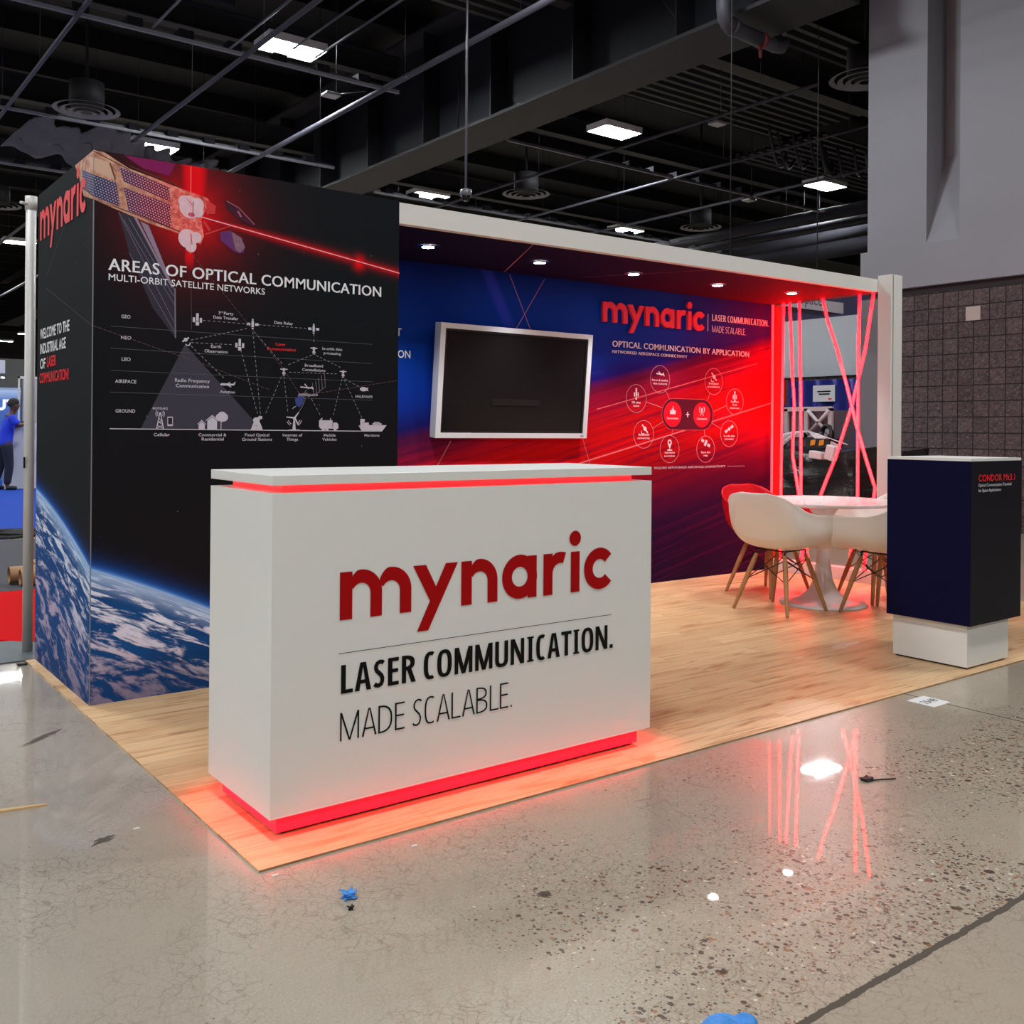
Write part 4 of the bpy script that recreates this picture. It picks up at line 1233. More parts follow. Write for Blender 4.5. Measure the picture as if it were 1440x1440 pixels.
def lerp_path(P, t):
    for i in range(len(P) - 1):
        if t <= P[i + 1][0]:
            f = (t - P[i][0]) / (P[i + 1][0] - P[i][0])
            f = f * f * (3 - 2 * f) * 0.4 + f * 0.6
            return tuple(P[i][k] + (P[i + 1][k] - P[i][k]) * f for k in range(1, len(P[0])))
    return P[-1][1:]
C_ = [(0, .245, .415), (.06, .238, .430), (.14, .20, .436), (.30, .08, .424), (.46, -.06, .420), (.58, -.15, .436), (.68, -.205, .49), (.80, -.243, .60), (.92, -.272, .72), (1, -.288, .812)]
R_ = [(0, .205, .245, .420), (.06, .262, .262, .47), (.13, .295, .262, .565), (.20, .312, .245, .640), (.26, .318, .205, .668), (.40, .318, .07, .672), (.54, .314, -.06, .680), (.66, .302, -.145, .705), (.78, .270, -.215, .748), (.88, .215, -.262, .790), (.95, .15, -.282, .808), (1, .09, -.288, .815)]
def shell_pt(u, v):
    s_ = 2 * u - 1
    a_ = min(abs(s_) / 0.965, 1.0)
    yc, zc = lerp_path(C_, v)
    xr, yr, zr = lerp_path(R_, v)
    k = a_ ** 2
    w = 1 - (1 - a_ ** 2.0) ** 0.5 if a_ < 1 else 1.0
    hz = 0.45 * a_ ** 3 + 0.55 * w
    x_ = xr * (sin(a_ * pi / 2) ** 0.92)
    y_ = yc + (yr - yc) * k
    z_ = zc + (zr - zc) * hz
    if abs(s_) > 0.965:
        e = (abs(s_) - 0.965) / 0.035
        x_ += 0.012 * e
        z_ -= 0.004 * e
    return (math.copysign(x_, s_) if s_ else 0.0, y_, z_)

def make_chair(shell_m, label, loc, rz):
    t = thing('shell_armchair', label, 'chair', (0, 0, 0), 0, 'shell armchairs round the white table')
    mb = MB().grid(shell_pt, 34, 30)
    sh = mb.build('shell', shell_m, t)
    so = sh.modifiers.new('thickness', 'SOLIDIFY')
    so.thickness = 0.006
    so.offset = 0
    su = sh.modifiers.new('smooth', 'SUBSURF')
    su.levels = su.render_levels = 1
    tops, feet = {}, {}
    for sx in (-1, 1):
        for sy in (-1, 1):
            tp_, ft = Vector((sx * .115, sy * .115 + .01, .385)), Vector((sx * .222, sy * .218, 0))
            tops[sx, sy], feet[sx, sy] = tp_, ft
            MB().tube([tp_, tp_.lerp(ft, .12), tp_.lerp(ft, .4), tp_.lerp(ft, .97), ft], .014, 12, rs=[.0125, .0165, .0175, .0115, .0095]).build('leg', leg_wood, t)
            MB().tube([tp_ + Vector((0, 0, .035)), tp_, tp_.lerp(ft, .10)], .006, 8).build('leg_bracket', black_wire, t)
    ks = [(-1, -1), (1, -1), (1, 1), (-1, 1)]
    for a_, b_ in zip(ks, ks[1:] + ks[:1]):
        mb = MB()
        mb.tube([tops[a_].lerp(feet[a_], .08), tops[b_].lerp(feet[b_], .46)], .0035, 6)
        mb.tube([tops[b_].lerp(feet[b_], .08), tops[a_].lerp(feet[a_], .46)], .0035, 6)
        mb.build('wire_brace', black_wire, t)
    mb = MB()
    mb.tube([tops[-1, -1] + Vector((0, 0, .03)), tops[1, -1] + Vector((0, 0, .03)), tops[1, 1] + Vector((0, 0, .03)), tops[-1, 1] + Vector((0, 0, .03)), tops[-1, -1] + Vector((0, 0, .03))], .005, 6)
    mb.build('seat_frame', black_wire, t)
    t.location = loc
    t.rotation_euler = (0, 0, rz)
    return t
def place(src, label, loc, rz):
    c = copy_tree(src)
    c.location = loc
    c.rotation_euler = (0, 0, rz)
    c['label'] = label
    return c
ch = make_chair(shell_white, 'white shell armchair with open back toward the counter, left of the round table', (4.495, 1.715, Z0), -pi / 2 + 0.02)
c2 = place(ch, 'red shell armchair between the round table and the graphic wall', (5.01, 2.22, Z0), pi - 0.05)
for c in c2.children:
    if c.name.startswith('shell'):
        c.data = c.data.copy()
        c.data.materials[0] = shell_red
place(ch, 'white shell armchair half hidden by the navy display pedestal', (4.96, 1.19, Z0), 0.0)
place(ch, 'white shell armchair on the far side of the round table beside the sill', (5.46, 1.56, Z0), pi / 2 - 0.4)

# ------------------------------------------------------------------ navy product pedestal
pd_ = thing('display_pedestal', 'navy display pedestal with white plinth near the front edge of the plank floor', 'pedestal', (4.1, 0.28, Z0))
MB().box(3.842, 4.372, 0.03, 0.50, 0.236, 1.083).build('body', navy, pd_)
decal('side_graphic_panel', [rect(3.842, 4.372, 0.2365, 1.0825)], front(0.03), navy_dark, pd_, 0.001)
MB().box(3.842, 4.372, 0.03, 0.50, 1.083, 1.097).build('top_board', white_lam, pd_)
MB().box(3.872, 4.300, 0.06, 0.478, Z0 + 0.01, 0.236).build('plinth', white_lam, pd_)
MB().box(3.885, 4.285, 0.075, 0.465, Z0, Z0 + 0.01).build('toe_gap', black_plastic, pd_)
PP = front(0.03)
text('lettering', 'CONDOR Mk3.1', PP, 3.915, 4.296, 0.979, 0.034, bright_red, pd_, bold=0.012, off=0.003)['label'] = 'red title lettering'
text('lettering', 'Optical Communication Terminal', PP, 3.914, 4.258, 0.951, 0.0155, white_ink, pd_, off=0.003)
text('lettering', 'for Space Applications', PP, 3.914, 4.147, 0.924, 0.0155, white_ink, pd_, off=0.003)

# ------------------------------------------------------------------ aluminium pole beside the tower
pl_ = thing('drape_pole', 'bare aluminium upright pole on a flat steel base behind the dark tower', 'pole', (0.055, 3.27, 0))
MB().tube([(0.055, 3.27, 0.006), (0.055, 3.27, 2.47)], 0.0265, 20).build('pole_shaft', alu, pl_)
MB().box(-0.35, 0.26, 3.04, 3.60, 0.0, 0.007).build('base_plate', plain('steel_plate', srgb(96, 104, 106), 0.5, 0.4, var=0.4, vscale=8), pl_)
MB().box(0.022, 0.031, 3.238, 3.246, 1.0, 1.06).build('slot', black_plastic, pl_)
mb = MB()
mb.tube([(0.055, 3.27, 2.40), (0.055, 3.27, 2.475)], 0.031, 20)
mb.tube([(0.028, 3.25, 2.43), (-0.005, 3.235, 2.43)], 0.008, 8)
mb.build('top_collar', alu, pl_)

# ------------------------------------------------------------------ hall lamps in view
labs = {(6.4, 13.9): 'large bright louvred hall light high above the black tower', (6.4, 21.75): 'bright hall light just above the tower top edge behind the black drape', (6.4, 37.45): 'distant hall light showing left of the aluminium pole',
        (14.3, 13.9): 'bright louvred hall light right of the big girder', (14.3, 21.75): 'hall light peeping over the fascia by the hanging camera', (22.2, 13.9): 'bright hall light near the grey wall edge',
        (22.2, 21.75): 'small hall light just over the middle of the white fascia', (29.4, 25.0): 'faint hall light low over the fascia near the big pipes', (14.3, 76.7): 'tiny far hall light beside the aluminium pole', (14.3, 84.55): 'tiny far hall light at the picture edge left of the pole'}
for (x_, y_) in visible_lamps:
    t = thing('hall_light', labs[(x_, y_)], 'ceiling light', (x_, y_, LAMP_Z), 0, 'hall ceiling lights')
    mb = MB()
    w_, d_ = LAMP_W / 2, LAMP_D / 2
    mb.box(x_ - w_ - .03, x_ + w_ + .03, y_ - d_ - .03, y_ + d_ + .03, LAMP_Z + .06, LAMP_Z + .14)
    for s_ in (-1, 1):
        mb.box(x_ - w_ - .03, x_ + w_ + .03, y_ + s_ * (d_ + .02) - .01, y_ + s_ * (d_ + .02) + .01, LAMP_Z, LAMP_Z + .06)
        mb.box(x_ + s_ * (w_ + .02) - .01, x_ + s_ * (w_ + .02) + .01, y_ - d_ - .03, y_ + d_ + .03, LAMP_Z, LAMP_Z + .06)
    mb.build('housing', plain('lamp_reflector', srgb(235, 235, 235), 0.3) if (x_, y_) == visible_lamps[0] else bpy.data.materials['lamp_reflector'], t)
    for q in range(6):
        yy = y_ - d_ + .05 + q * (LAMP_D - .10) / 5
        MB().box(x_ - w_ + .01, x_ + w_ - .01, yy - .03, yy + .03, LAMP_Z + .012, LAMP_Z + .035).build('lamp_tube', TUBE, t)
    mb = MB()
    for s_ in (-.35, .35):
        mb.tube([(x_ + s_, y_, LAMP_Z + .14), (x_ + s_, y_, 10.2)], .006, 6)
    mb.build('hanger', black_steel, t)

# ------------------------------------------------------------------ ceiling steel, pipes and services
gd = thing('steel_girder', 'huge dark plate girder crossing high behind the booth', 'girder', (10.15, 20, 7.0))
MB().box(9.62, 10.65, 5.2, 60, 7.0, 7.06).build('bottom_flange', dark_flange, gd)
MB().box(9.62, 10.65, 5.2, 60, 9.4, 9.46).build('top_flange', dark_flange, gd)
MB().box(10.10, 10.17, 5.2, 60, 7.06, 9.4).build('web', dark_web, gd)
for k in range(16):
    y_ = 5.3 + k * 2.35
    MB().box(9.70, 10.10, y_, y_ + .03, 7.06, 9.4).build('stiffener', black_steel, gd)
for A, B in (((10.0, 7.6, 7.06), (9.75, 8.6, 8.6)), ((9.95, 13.8, 7.06), (9.7, 13.4, 8.3))):
    MB().tube([A, B], .012, 6).build('tie_rod', black_steel, gd)

pipe_labels = [(2.38, 7.0, .035, 'thin ceiling pipe passing far left, over the tower corner'), (4.83, 7.0, .04, 'thin ceiling pipe running past the large louvred light'), (7.28, 7.0, .05, 'ceiling pipe running alongside the girder web'),
               (12.83, 7.0, .035, 'ceiling pipe catching light beside the louvred light right of the girder'), (15.47, 7.0, .03, 'thin ceiling pipe second right of the girder'), (18.2, 7.0, .035, 'thin ceiling pipe third right of the girder')]
pipe_m = plain('pipe_grey_black', srgb(62, 62, 72), 0.6, 0.0)
for x_, z_, r_, lab in pipe_labels:
    y0_ = 7.4 if x_ > 12 else 4.0
    t = thing('ceiling_pipe', lab, 'pipe', (x_, 20, z_), 0, 'long pipes under the ceiling')
    MB().tube([(x_, y0_, z_), (x_, 48, z_)], r_, 8).build('pipe_run', pipe_m, t)
    for k in range(8):
        MB().tube([(x_, y0_ + 1.2 + k * 3.1, z_), (x_, y0_ + 1.2 + k * 3.1, 10.2)], .005, 5).build('pipe_hanger', black_steel, t)
for x_, y0_, y1_, lab in ((3.35, 8.5, 11.9, 'short thin rod near the top left of the ceiling'), (4.53, 8.5, 12.0, 'short thin rod left of the large louvred light'), (5.3, 9.2, 11.4, 'short thin rod right of the large louvred light'), (5.72, 8.5, 11.5, 'second short rod right of the large louvred light')):
    o = MB().tube([(x_, y0_, 7.0), (x_, y1_, 7.0)], .018, 6).build('conduit', pipe_m)
    tag(o, lab, 'conduit', 'short thin ceiling rods')

rail_m = plain('rail_grey', srgb(100, 100, 110), 0.5, 0.1)
def service_rail(y_, x0, x1, z_, lab):
    t = thing('cable_rail', lab, 'cable rail', ((x0 + x1) / 2, y_, z_), 0, 'cable rails under the ceiling')
    MB().box(x0, x1, y_ - .03, y_ + .03, z_, z_ + .05).build('rail_channel', rail_m, t)
    MB().box(x0, x1, y_ + .07, y_ + .16, z_ + .06, z_ + .12).build('cable_tray', black_steel, t)
    n = int((x1 - x0) / .75)
    mb = MB()
    for k in range(n):
        x_ = x0 + .3 + k * .75
        mb.box(x_, x_ + .22, y_ - .05, y_ + .20, z_ + .05, z_ + .17)
    o = mb.build('bracket', plain('bracket_black', srgb(22, 22, 27), 0.9, spec=0.1) if 'bracket_black' not in bpy.data.materials else bpy.data.materials['bracket_black'], t)
    o['kind'] = 'stuff'
service_rail(12.15, -4, 7.6, 7.0, 'long cable rail sloping across the top left of the ceiling')
service_rail(17.3, -4, 9.0, 7.0, 'long cable rail behind the round diffuser over the tower')
service_rail(13.2, 10.75, 21.0, 7.0, 'cable rail running right from the girder')
service_rail(18.7, 10.8, 24.0, 7.0, 'cable rail low above the white fascia')
service_rail(21.5, -3, 4.5, 7.0, 'cable rail just left above the tower corner')

# deep joists along x
for k, (y_, x0, x1, z_, h_, lab) in enumerate(((10.0, -20, 9.6, 8.3, .5, 'deep black joist across the top left'), (15.6, -20, 9.6, 8.6, .45, 'deep black joist behind the large louvred light'), (19.6, -20, 9.6, 7.9, .5, 'deep black joist over the tower top'), (24.5, -20, 9.6, 7.8, .5, 'deep black joist low behind the tower'),
                                          (9.6, 10.7, 30, 8.0, .45, 'deep black joist right of the girder, nearest'), (15.4, 10.7, 34, 8.2, .45, 'deep black joist right of the girder, behind the louvred light'), (21.0, 10.7, 36, 8.0, .5, 'deep black joist low over the fascia'), (27.0, 10.7, 38, 7.9, .5, 'farthest deep black joist over the fascia'))):
    mb = MB()
    mb.box(x0, x1, y_ - .13, y_ + .13, z_, z_ + .03)
    mb.box(x0, x1, y_ - .13, y_ + .13, z_ + h_, z_ + h_ + .03)
    mb.box(x0, x1, y_ - .02, y_ + .02, z_ + .03, z_ + h_)
    o = mb.build('ceiling_joist', dark_flange)
    tag(o, lab, 'joist', 'deep ceiling joists')
# corrugated deck sheets
deck_m = plain('deck_sheet', srgb(30, 29, 34), 0.6, var=0.3, vscale=2)
for (x0, x1, y0_, y1_, z_, lab) in ((6.2, 9.4, 8.5, 11.6, 8.4, 'ribbed deck sheet at the top of the picture left of the girder'), (11.2, 19, 9.8, 13.2, 8.5, 'ribbed deck sheet right of the girder'), (13.5, 24, 8.2, 9.4, 8.5, 'narrow ribbed deck sheet near the grey wall'), (19.5, 27, 12.0, 15.2, 8.5, 'ribbed deck sheet above the hanging cable loops')):
    mb = MB()
    n = int((y1_ - y0_) / .28)
    pr_ = []
    for k in range(n):
        yy = y0_ + k * .28
        pr_ += [(yy, z_), (yy + .10, z_), (yy + .14, z_ + .10), (yy + .24, z_ + .10)]
    for (ya, za), (yb, zb) in zip(pr_, pr_[1:]):
        mb.poly([(x0, ya, za), (x1, ya, za), (x1, yb, zb), (x0, yb, zb)])
    o = mb.build('deck_sheet', deck_m, fixn=False)
    tag(o, lab, 'metal deck', 'ribbed ceiling deck sheets')

# big pipes on the right
for x_, y0_, y1_, z_, r_, lab in ((21.3, 10.5, 20, 7.0, .16, 'thick dark pipe low by the grey wall'), (22.1, 10.5, 22, 6.9, .10, 'dark pipe beside the thick pipe by the grey wall'), (22.8, 10.5, 24, 7.0, .10, 'dark pipe third from the thick pipe by the grey wall'), (23.7, 12.0, 26, 7.0, .22, 'widest dark pipe low by the grey wall'), (25.0, 12.5, 26, 6.9, .34, 'wide round duct under the pipes by the grey wall')):
    mb = MB().tube([(x_, y0_, z_), (x_, y1_, z_)], r_, 16)
    for k in range(3):
        mb.tube([(x_, y0_ + 1 + k * 3, z_ + r_ * .9), (x_, y0_ + 1 + k * 3, 9.74)], .008, 5)
    o = mb.build('service_pipe', plain('service_pipe_paint', srgb(30, 30, 37), 0.8, spec=0.2) if 'service_pipe_paint' not in bpy.data.materials else bpy.data.materials['service_pipe_paint'])
    tag(o, lab, 'pipe', 'large pipes by the grey wall')

# round air diffusers
dif_m = plain('diffuser_paint', srgb(92, 92, 100), 0.5)
for x_, y_, lab in ((3.57, 16.44, 'round ringed ceiling diffuser over the tower corner'), (13.77, 16.46, 'round ringed ceiling diffuser above the monitor'), (20.06, 16.48, 'round ringed ceiling diffuser over the middle of the fascia'), (13.25, 6.80, 'round ceiling diffuser cut off by the grey wall edge'), (3.75, 26.1, 'distant round ceiling diffuser left of the tower')):
    t = thing('air_diffuser', lab, 'air diffuser', (x_, y_, 7.0), 0, 'round ceiling diffusers')
    for k, (r_, d_) in enumerate(((.58, 0), (.45, -.025), (.32, -.05), (.19, -.07))):
        mb = MB()
        for q in range(36):
            a0, a1 = 2 * pi * q / 36, 2 * pi * (q + 1) / 36
            mb.poly([(x_ + r * cos(a), y_ + r * sin(a), 7.0 + d_ + h_) for r, a, h_ in ((r_, a0, 0), (r_, a1, 0), (r_ - .085, a1, .02), (r_ - .085, a0, .02))])
        mb.build('cone_ring', dif_m, t, fixn=False)
    MB().tube([(x_, y_, 7.06), (x_, y_, 7.5)], .3, 20).build('duct_collar', black_ceiling, t)
    MB().tube([(x_, y_, 7.5), (x_, y_, 10.2)], .03, 8).build('hanger_rod', black_ceiling, t)

# drain elbow with red valve under the girder
el = thing('drain_pipe', 'grey black drain pipe elbow with small red valve beside the girder top right', 'pipe', (9.2, 6.3, 6.8))
ep = [(9.25, 6.35, 9.6), (9.25, 6.35, 6.95), (9.28, 6.36, 6.84), (9.36, 6.38, 6.79), (9.5, 6.40, 6.77), (10.15, 6.45, 6.77)]
MB().tube(ep, .105, 16).build('pipe_run', pipe_m, el)
MB().tube([(10.15, 6.45, 6.77), (10.5, 6.48, 6.77), (10.66, 6.49, 6.80), (10.74, 6.5, 6.92)], .085, 14).build('reducer', pipe_m, el)
MB().tube([(10.74, 6.5, 6.92), (10.74, 6.5, 7.25)], .03, 10).build('riser', grey_metal, el)
mb = MB()
mb.tube([(10.12, 6.45, 6.77), (10.19, 6.45, 6.77)], .118, 16)
mb.tube([(10.08, 6.40, 6.68), (10.08, 6.40, 6.50)], .025, 8)
mb.build('valve', plain('valve_red', srgb(120, 44, 44), 0.5), el)
mb = MB()
mb.tube([(9.44, 6.39, 6.775), (9.50, 6.395, 6.77)], .122, 16)
mb.build('coupling', pipe_m, el)

# hanging cable loops
cb = []
mb = MB()
for k in range(14):
    x_ = 16.6 + k * .30
    P = []
    for q in range(13):
        f = q / 12
        P.append((x_ + 2.2 * f, 11.4 + 1.2 * f + .25 * sin(k), 8.0 - (.50 - .02 * k) * sin(pi * f)))
    mb.tube(P, .035, 6)
o = mb.build('cable_bundle', plain('cable_black', srgb(40, 39, 46), 0.85, spec=0.15))
tag(o, 'bundle of dark cables hanging in loops above the fascia right of centre', 'cables')

# hanging dome camera
dc = thing('hanging_camera', 'small dome camera on a thin drop tube just above the fascia', 'camera', (7.2, 9.5, 4.6))
MB().tube([(7.2, 9.5, 4.78), (7.2, 9.5, 10.2)], .018, 8).build('drop_tube', grey_metal, dc)
MB().lathe([(.05, .12), (.085, .10), (.09, .02), (.05, 0)], (7.2, 9.5, 4.68), 20).build('housing', plain('camera_housing', srgb(96, 96, 100), 0.3), dc)
MB().lathe([(.02, -.07), (.055, -.05), (.072, -.01), (.072, .01)], (7.2, 9.5, 4.68), 20).build('dome', plain('smoked_dome', srgb(14, 14, 16), 0.08), dc)
# small access points / sensors
for x_, y_, lab in ((6.75, 13.0, 'small pale sensor box below the large louvred light'), (13.22, 9.92, 'small pale sensor box under the ceiling left of the grey wall'), (18.57, 13.55, 'small pale sensor box over the fascia right of centre')):
    t = thing('sensor_box', lab, 'sensor', (x_, y_, 7.0), 0, 'small sensor boxes')
    MB().box(x_ - .14, x_ + .14, y_ - .12, y_ + .12, 7.0, 7.06).build('casing', plain('sensor_casing', srgb(150, 150, 150), 0.4) if 'sensor_casing' not in bpy.data.materials else bpy.data.materials['sensor_casing'], t, bevel=.02)
    mb = MB()
    mb.tube([(x_ + .1, y_, 7.06), (x_ + .1, y_, 10.2)], .008, 5)
    mb.tube([(x_ + .1, y_ + .05, 7.07), (x_ + .7, y_ + .05, 7.25)], .01, 5)
    mb.build('hanger', black_steel, t)
# curved duct trunk
P = []
for k in range(16):
    f = k / 15
    P.append((2.6 + 2.6 * f, 13.4 + .25 * sin(f * 3), 8.3 + .30 * sin(f * pi * .8)))
o = MB().tube(P, .2, 14).build('air_duct', plain('duct_paint', srgb(24, 24, 30), 0.9, spec=0.1))
tag(o, 'dark curving air duct below the joists at the upper left', 'duct')

# black drape hung behind the tower top
drape_m = plain('black_drape_cloth', srgb(96, 95, 98), 0.75, bump=1.0, bscale=5, var=0.6, vscale=2.2)
def cloth(name, A, B, C, D, n, lab, seed):
    rnd = random.Random(seed)
    ph = [rnd.uniform(0, 6) for _ in range(6)]
    def f(u, v):
        p_ = (Vector(A).lerp(Vector(B), u)).lerp(Vector(D).lerp(Vector(C), u), v)
        s_ = .16 * sin(11 * u + 3 * v + ph[0]) + .12 * sin(27 * u - 6 * v + ph[1]) + .07 * sin(11 * v + 4 * u + ph[2]) + .05 * sin(47 * u + 17 * v + ph[3])
        return p_ + Vector((s_ * .2, -s_, s_ * .25))
    o = MB().grid(f, n, 18).build(name, drape_m)
    m = o.modifiers.new('thickness', 'SOLIDIFY')
    m.thickness = .012
    tag(o, lab, 'drape', 'black drapes under the ceiling')
cloth('black_drape', (2.9, 17.45, 7.0), (5.0, 17.6, 7.0), (5.6, 19.3, 6.35), (2.6, 18.6, 6.75), 40, 'crumpled black drape slung from the rail above the tower corner', 1)
cloth('black_drape', (4.9, 18.2, 6.95), (7.0, 18.3, 6.9), (7.0, 18.7, 6.55), (5.0, 19.0, 6.5), 40, 'crumpled black drape behind the top edge of the tower', 2)

# ------------------------------------------------------------------ left background
def carpet(name, col, x0, x1, y0_, y1_, h, lab):
    m = plain(name + '_pile', col, 0.95, spec=0.1, bump=0.5, bscale=260, var=0.25, vscale=90)
    o = MB().box(x0, x1, y0_, y1_, 0, h).build(name, m)
    return tag(o, lab, 'carpet')
mb = MB()
mb.prism([(0.12, 3.50, 0), (3.1, 3.62, 0), (3.1, 5.45, 0), (-2.5, 5.45, 0), (-0.35, 4.0, 0)], (0, 0, .008))
tag(mb.build('red_carpet', plain('red_pile', srgb(206, 4, 10), 0.95, spec=0.1, bump=0.4, bscale=260)), 'bright red carpet behind the aluminium pole', 'carpet')
carpet('grey_carpet', srgb(92, 92, 96), -16, 8, 5.47, 9.0, .006, 'speckled grey aisle carpet between the red and blue carpets')
carpet('blue_carpet', srgb(44, 78, 178), -1.5, 5.5, 9.35, 22, .008, 'blue carpet under the person in the far booth')
tube_m = plain('cardboard', srgb(176, 138, 100), 0.8, var=0.2, vscale=12)
for x0, y_, z_, r_, lab in ((0.47, 5.65, .065, .062, 'brown cardboard carpet tube nearer the red carpet'), (0.42, 5.80, .07, .066, 'brown cardboard carpet tube behind the other one')):
    t = thing('cardboard_tube', lab, 'cardboard tube', (x0 + .8, y_, .008), 0, 'cardboard carpet tubes')
    mb = MB()
    mb.tube([(x0, y_, z_ + .008), (x0 + 1.9, y_, z_ + .008)], r_, 20, caps=False)
    mb.tube([(x0, y_, z_ + .008), (x0 + 1.9, y_, z_ + .008)], r_ - .008, 20, caps=False)
    mb.build('tube_wall', tube_m, t, fixn=False)
    mb = MB()
    mb.tube([(x0 + .05, y_, z_ + .008), (x0 + .06, y_, z_ + .008)], r_ - .009, 20)  # dark disc standing in for the shade inside the hollow tube
    mb.build('tube_shade_disc', plain('tube_painted_shade', srgb(60, 44, 32), 0.9) if 'tube_painted_shade' not in bpy.data.materials else bpy.data.materials['tube_painted_shade'], t)
o = MB().box(0.72, 1.05, 6.35, 6.6, .008, .09).build('cardboard_scrap', tube_m)
tag(o, 'small brown cardboard scrap on the grey carpet behind the tubes', 'cardboard')
mb = MB()
rnd = random.Random(5)
for k in range(7):
    P = []
    ph, am = rnd.uniform(0, 6), rnd.uniform(.06, .22)
    for q in range(40):
        f = q / 39
        P.append((-.6 + 3.4 * f, 9.18 + .12 * (k - 3) / 3 + am * sin(8 * f + ph), .03 + .02 * (k % 3) + .02 * abs(sin(13 * f + ph))))
    mb.tube(P, .018, 6)
o = mb.build('power_cables', black_plastic)
tag(o, 'tangle of black power cables along the near edge of the blue carpet', 'cables')

bwall = thing('backlit_booth_wall', 'pale blue backlit booth wall with white letters behind the person', 'booth wall', (2.3, 22.2, 0))
bl_m, nt, p = new_mat('blue_lightbox')
g = G(nt)
s = g.sep(g.pos())
cc = g.ramp(g.m('DIVIDE', s[2], 2.1), [(0, srgb(70, 100, 160)), (0.6, srgb(60, 96, 170)), (0.86, srgb(74, 110, 178)), (1, srgb(190, 212, 240))])
g.link(cc, p.inputs['Base Color'])
g.link(cc, p.inputs['Emission Color'])
p.inputs['Emission Strength'].default_value = 0.35
MB().box(0.4, 3.6, 22.1, 22.25, 0, 2.10).build('lightbox', bl_m, bwall)
MB().box(0.3, 3.7, 22.02, 22.3, 2.10, 2.75).build('header', plain('olive_header', srgb(84, 84, 78), 0.7), bwall)
text('lettering', 'UT', front(22.08), 3.06, 3.50, 1.60, .235, emit('white_letter_glow', (1, 1, 1, 1), .9), bwall, bold=.05, off=.004)
MB().box(3.16, 3.24, 22.02, 22.08, 2.30, 2.34).build('spotlight', emit('booth_spot', (1, 1, 1, 1), 2.5), bwall)
fr = thing('white_display_frame', 'white framed display stand left of the dark tower in the background', 'display frame', (3.5, 20.0, 0))
MB().box(3.14, 3.17, 19.98, 20.02, .008, 2.27).build('upright', white_matte, fr)
MB().box(3.14, 4.3, 19.98, 20.02, 2.22, 2.27).build('top_bar', white_matte, fr)
MB().box(3.23, 4.3, 19.99, 20.03, .008, 2.22).build('panel', plain('pale_panel', srgb(176, 178, 186), 0.5), fr)
mb = MB()
for k in range(34):
    mb.box(3.185, 3.215, 19.985, 20.01, .1 + k * .062, .14 + k * .062)
o = mb.build('perforated_strip', grey_metal, fr)
o['kind'] = 'stuff'
hs = MB().box(1.2, 2.53, 17.96, 18.02, 2.22, 2.47).build('hanging_sign', plain('sign_white', srgb(206, 208, 218), 0.5))
tag(hs, 'small white hanging sign at the picture edge above the backlit wall', 'sign')
MB().tube([(2.0, 17.99, 2.47), (2.0, 17.99, 10.2)], .006, 5).build('sign_wire', black_steel, hs, world=False)
bd = MB()
bd.prism([(2.60, 18.5, .01), (3.6, 18.5, .01), (3.6, 18.56, 1.30), (2.66, 18.56, 1.29)], (0, .05, 0))
o = bd.build('white_board', plain('board_white', srgb(206, 206, 210), 0.6, var=0.1, vscale=3))
tag(o, 'large white panel board standing on edge in front of the person', 'board')

# person in blue shirt leaning on the board
ps_ = thing('person', 'person in a bright blue shirt and dark jeans leaning over a white board', 'person', (2.6, 18.3, .008))
def skin_mesh(name, verts, edges, radii, mat, parent, sub=2):
    me = bpy.data.meshes.new(name)
    me.from_pydata([Vector(v_) for v_ in verts], edges, [])
    o = bpy.data.objects.new(name, me)
    COL.objects.link(o)
    o.parent = parent
    me.materials.append(mat)
    m = o.modifiers.new('skin', 'SKIN')
    m.use_smooth_shade = True
    for i, r in enumerate(radii):
        r = r if isinstance(r, tuple) else (r, r)
        me.skin_vertices[0].data[i].radius = r
        me.skin_vertices[0].data[i].use_root = (i == 0)
    s_ = o.modifiers.new('smooth', 'SUBSURF')
    s_.levels = s_.render_levels = sub
    return o
skin_m = plain('brown_skin', srgb(84, 52, 42), 0.5)
V = [(0.0, 0, .92), (.03, 0, 1.12), (.07, -.01, 1.34), (.10, 0, 1.45), (.14, 0, 1.535), (.16, 0, 1.61), (.155, 0, 1.69),
     (.08, -.19, 1.39), (.20, -.22, 1.24), (.34, -.10, 1.31), (.42, -.06, 1.335), (.08, .19, 1.39), (.20, .22, 1.22), (.34, .20, 1.30), (.42, .20, 1.335),
     (.02, -.09, .86), (.06, -.11, .48), (.02, -.11, .08), (.10, -.12, .03), (-.03, .10, .86), (-.05, .12, .48), (-.16, .12, .08), (-.08, .13, .03)]
E_ = [(0, 1), (1, 2), (2, 3), (3, 4), (4, 5), (5, 6), (2, 7), (7, 8), (8, 9), (9, 10), (2, 11), (11, 12), (12, 13), (13, 14), (0, 15), (15, 16), (16, 17), (17, 18), (0, 19), (19, 20), (20, 21), (21, 22)]
RR = [(.14, .11), (.13, .10), (.15, .10), 0.065, .06, .10, .105, .06, .045, .038, .03, .06, .045, .038, .03, .085, .06, .042, .035, .085, .06, .042, .035]
skin_mesh('body', V, E_, RR, skin_m, ps_)
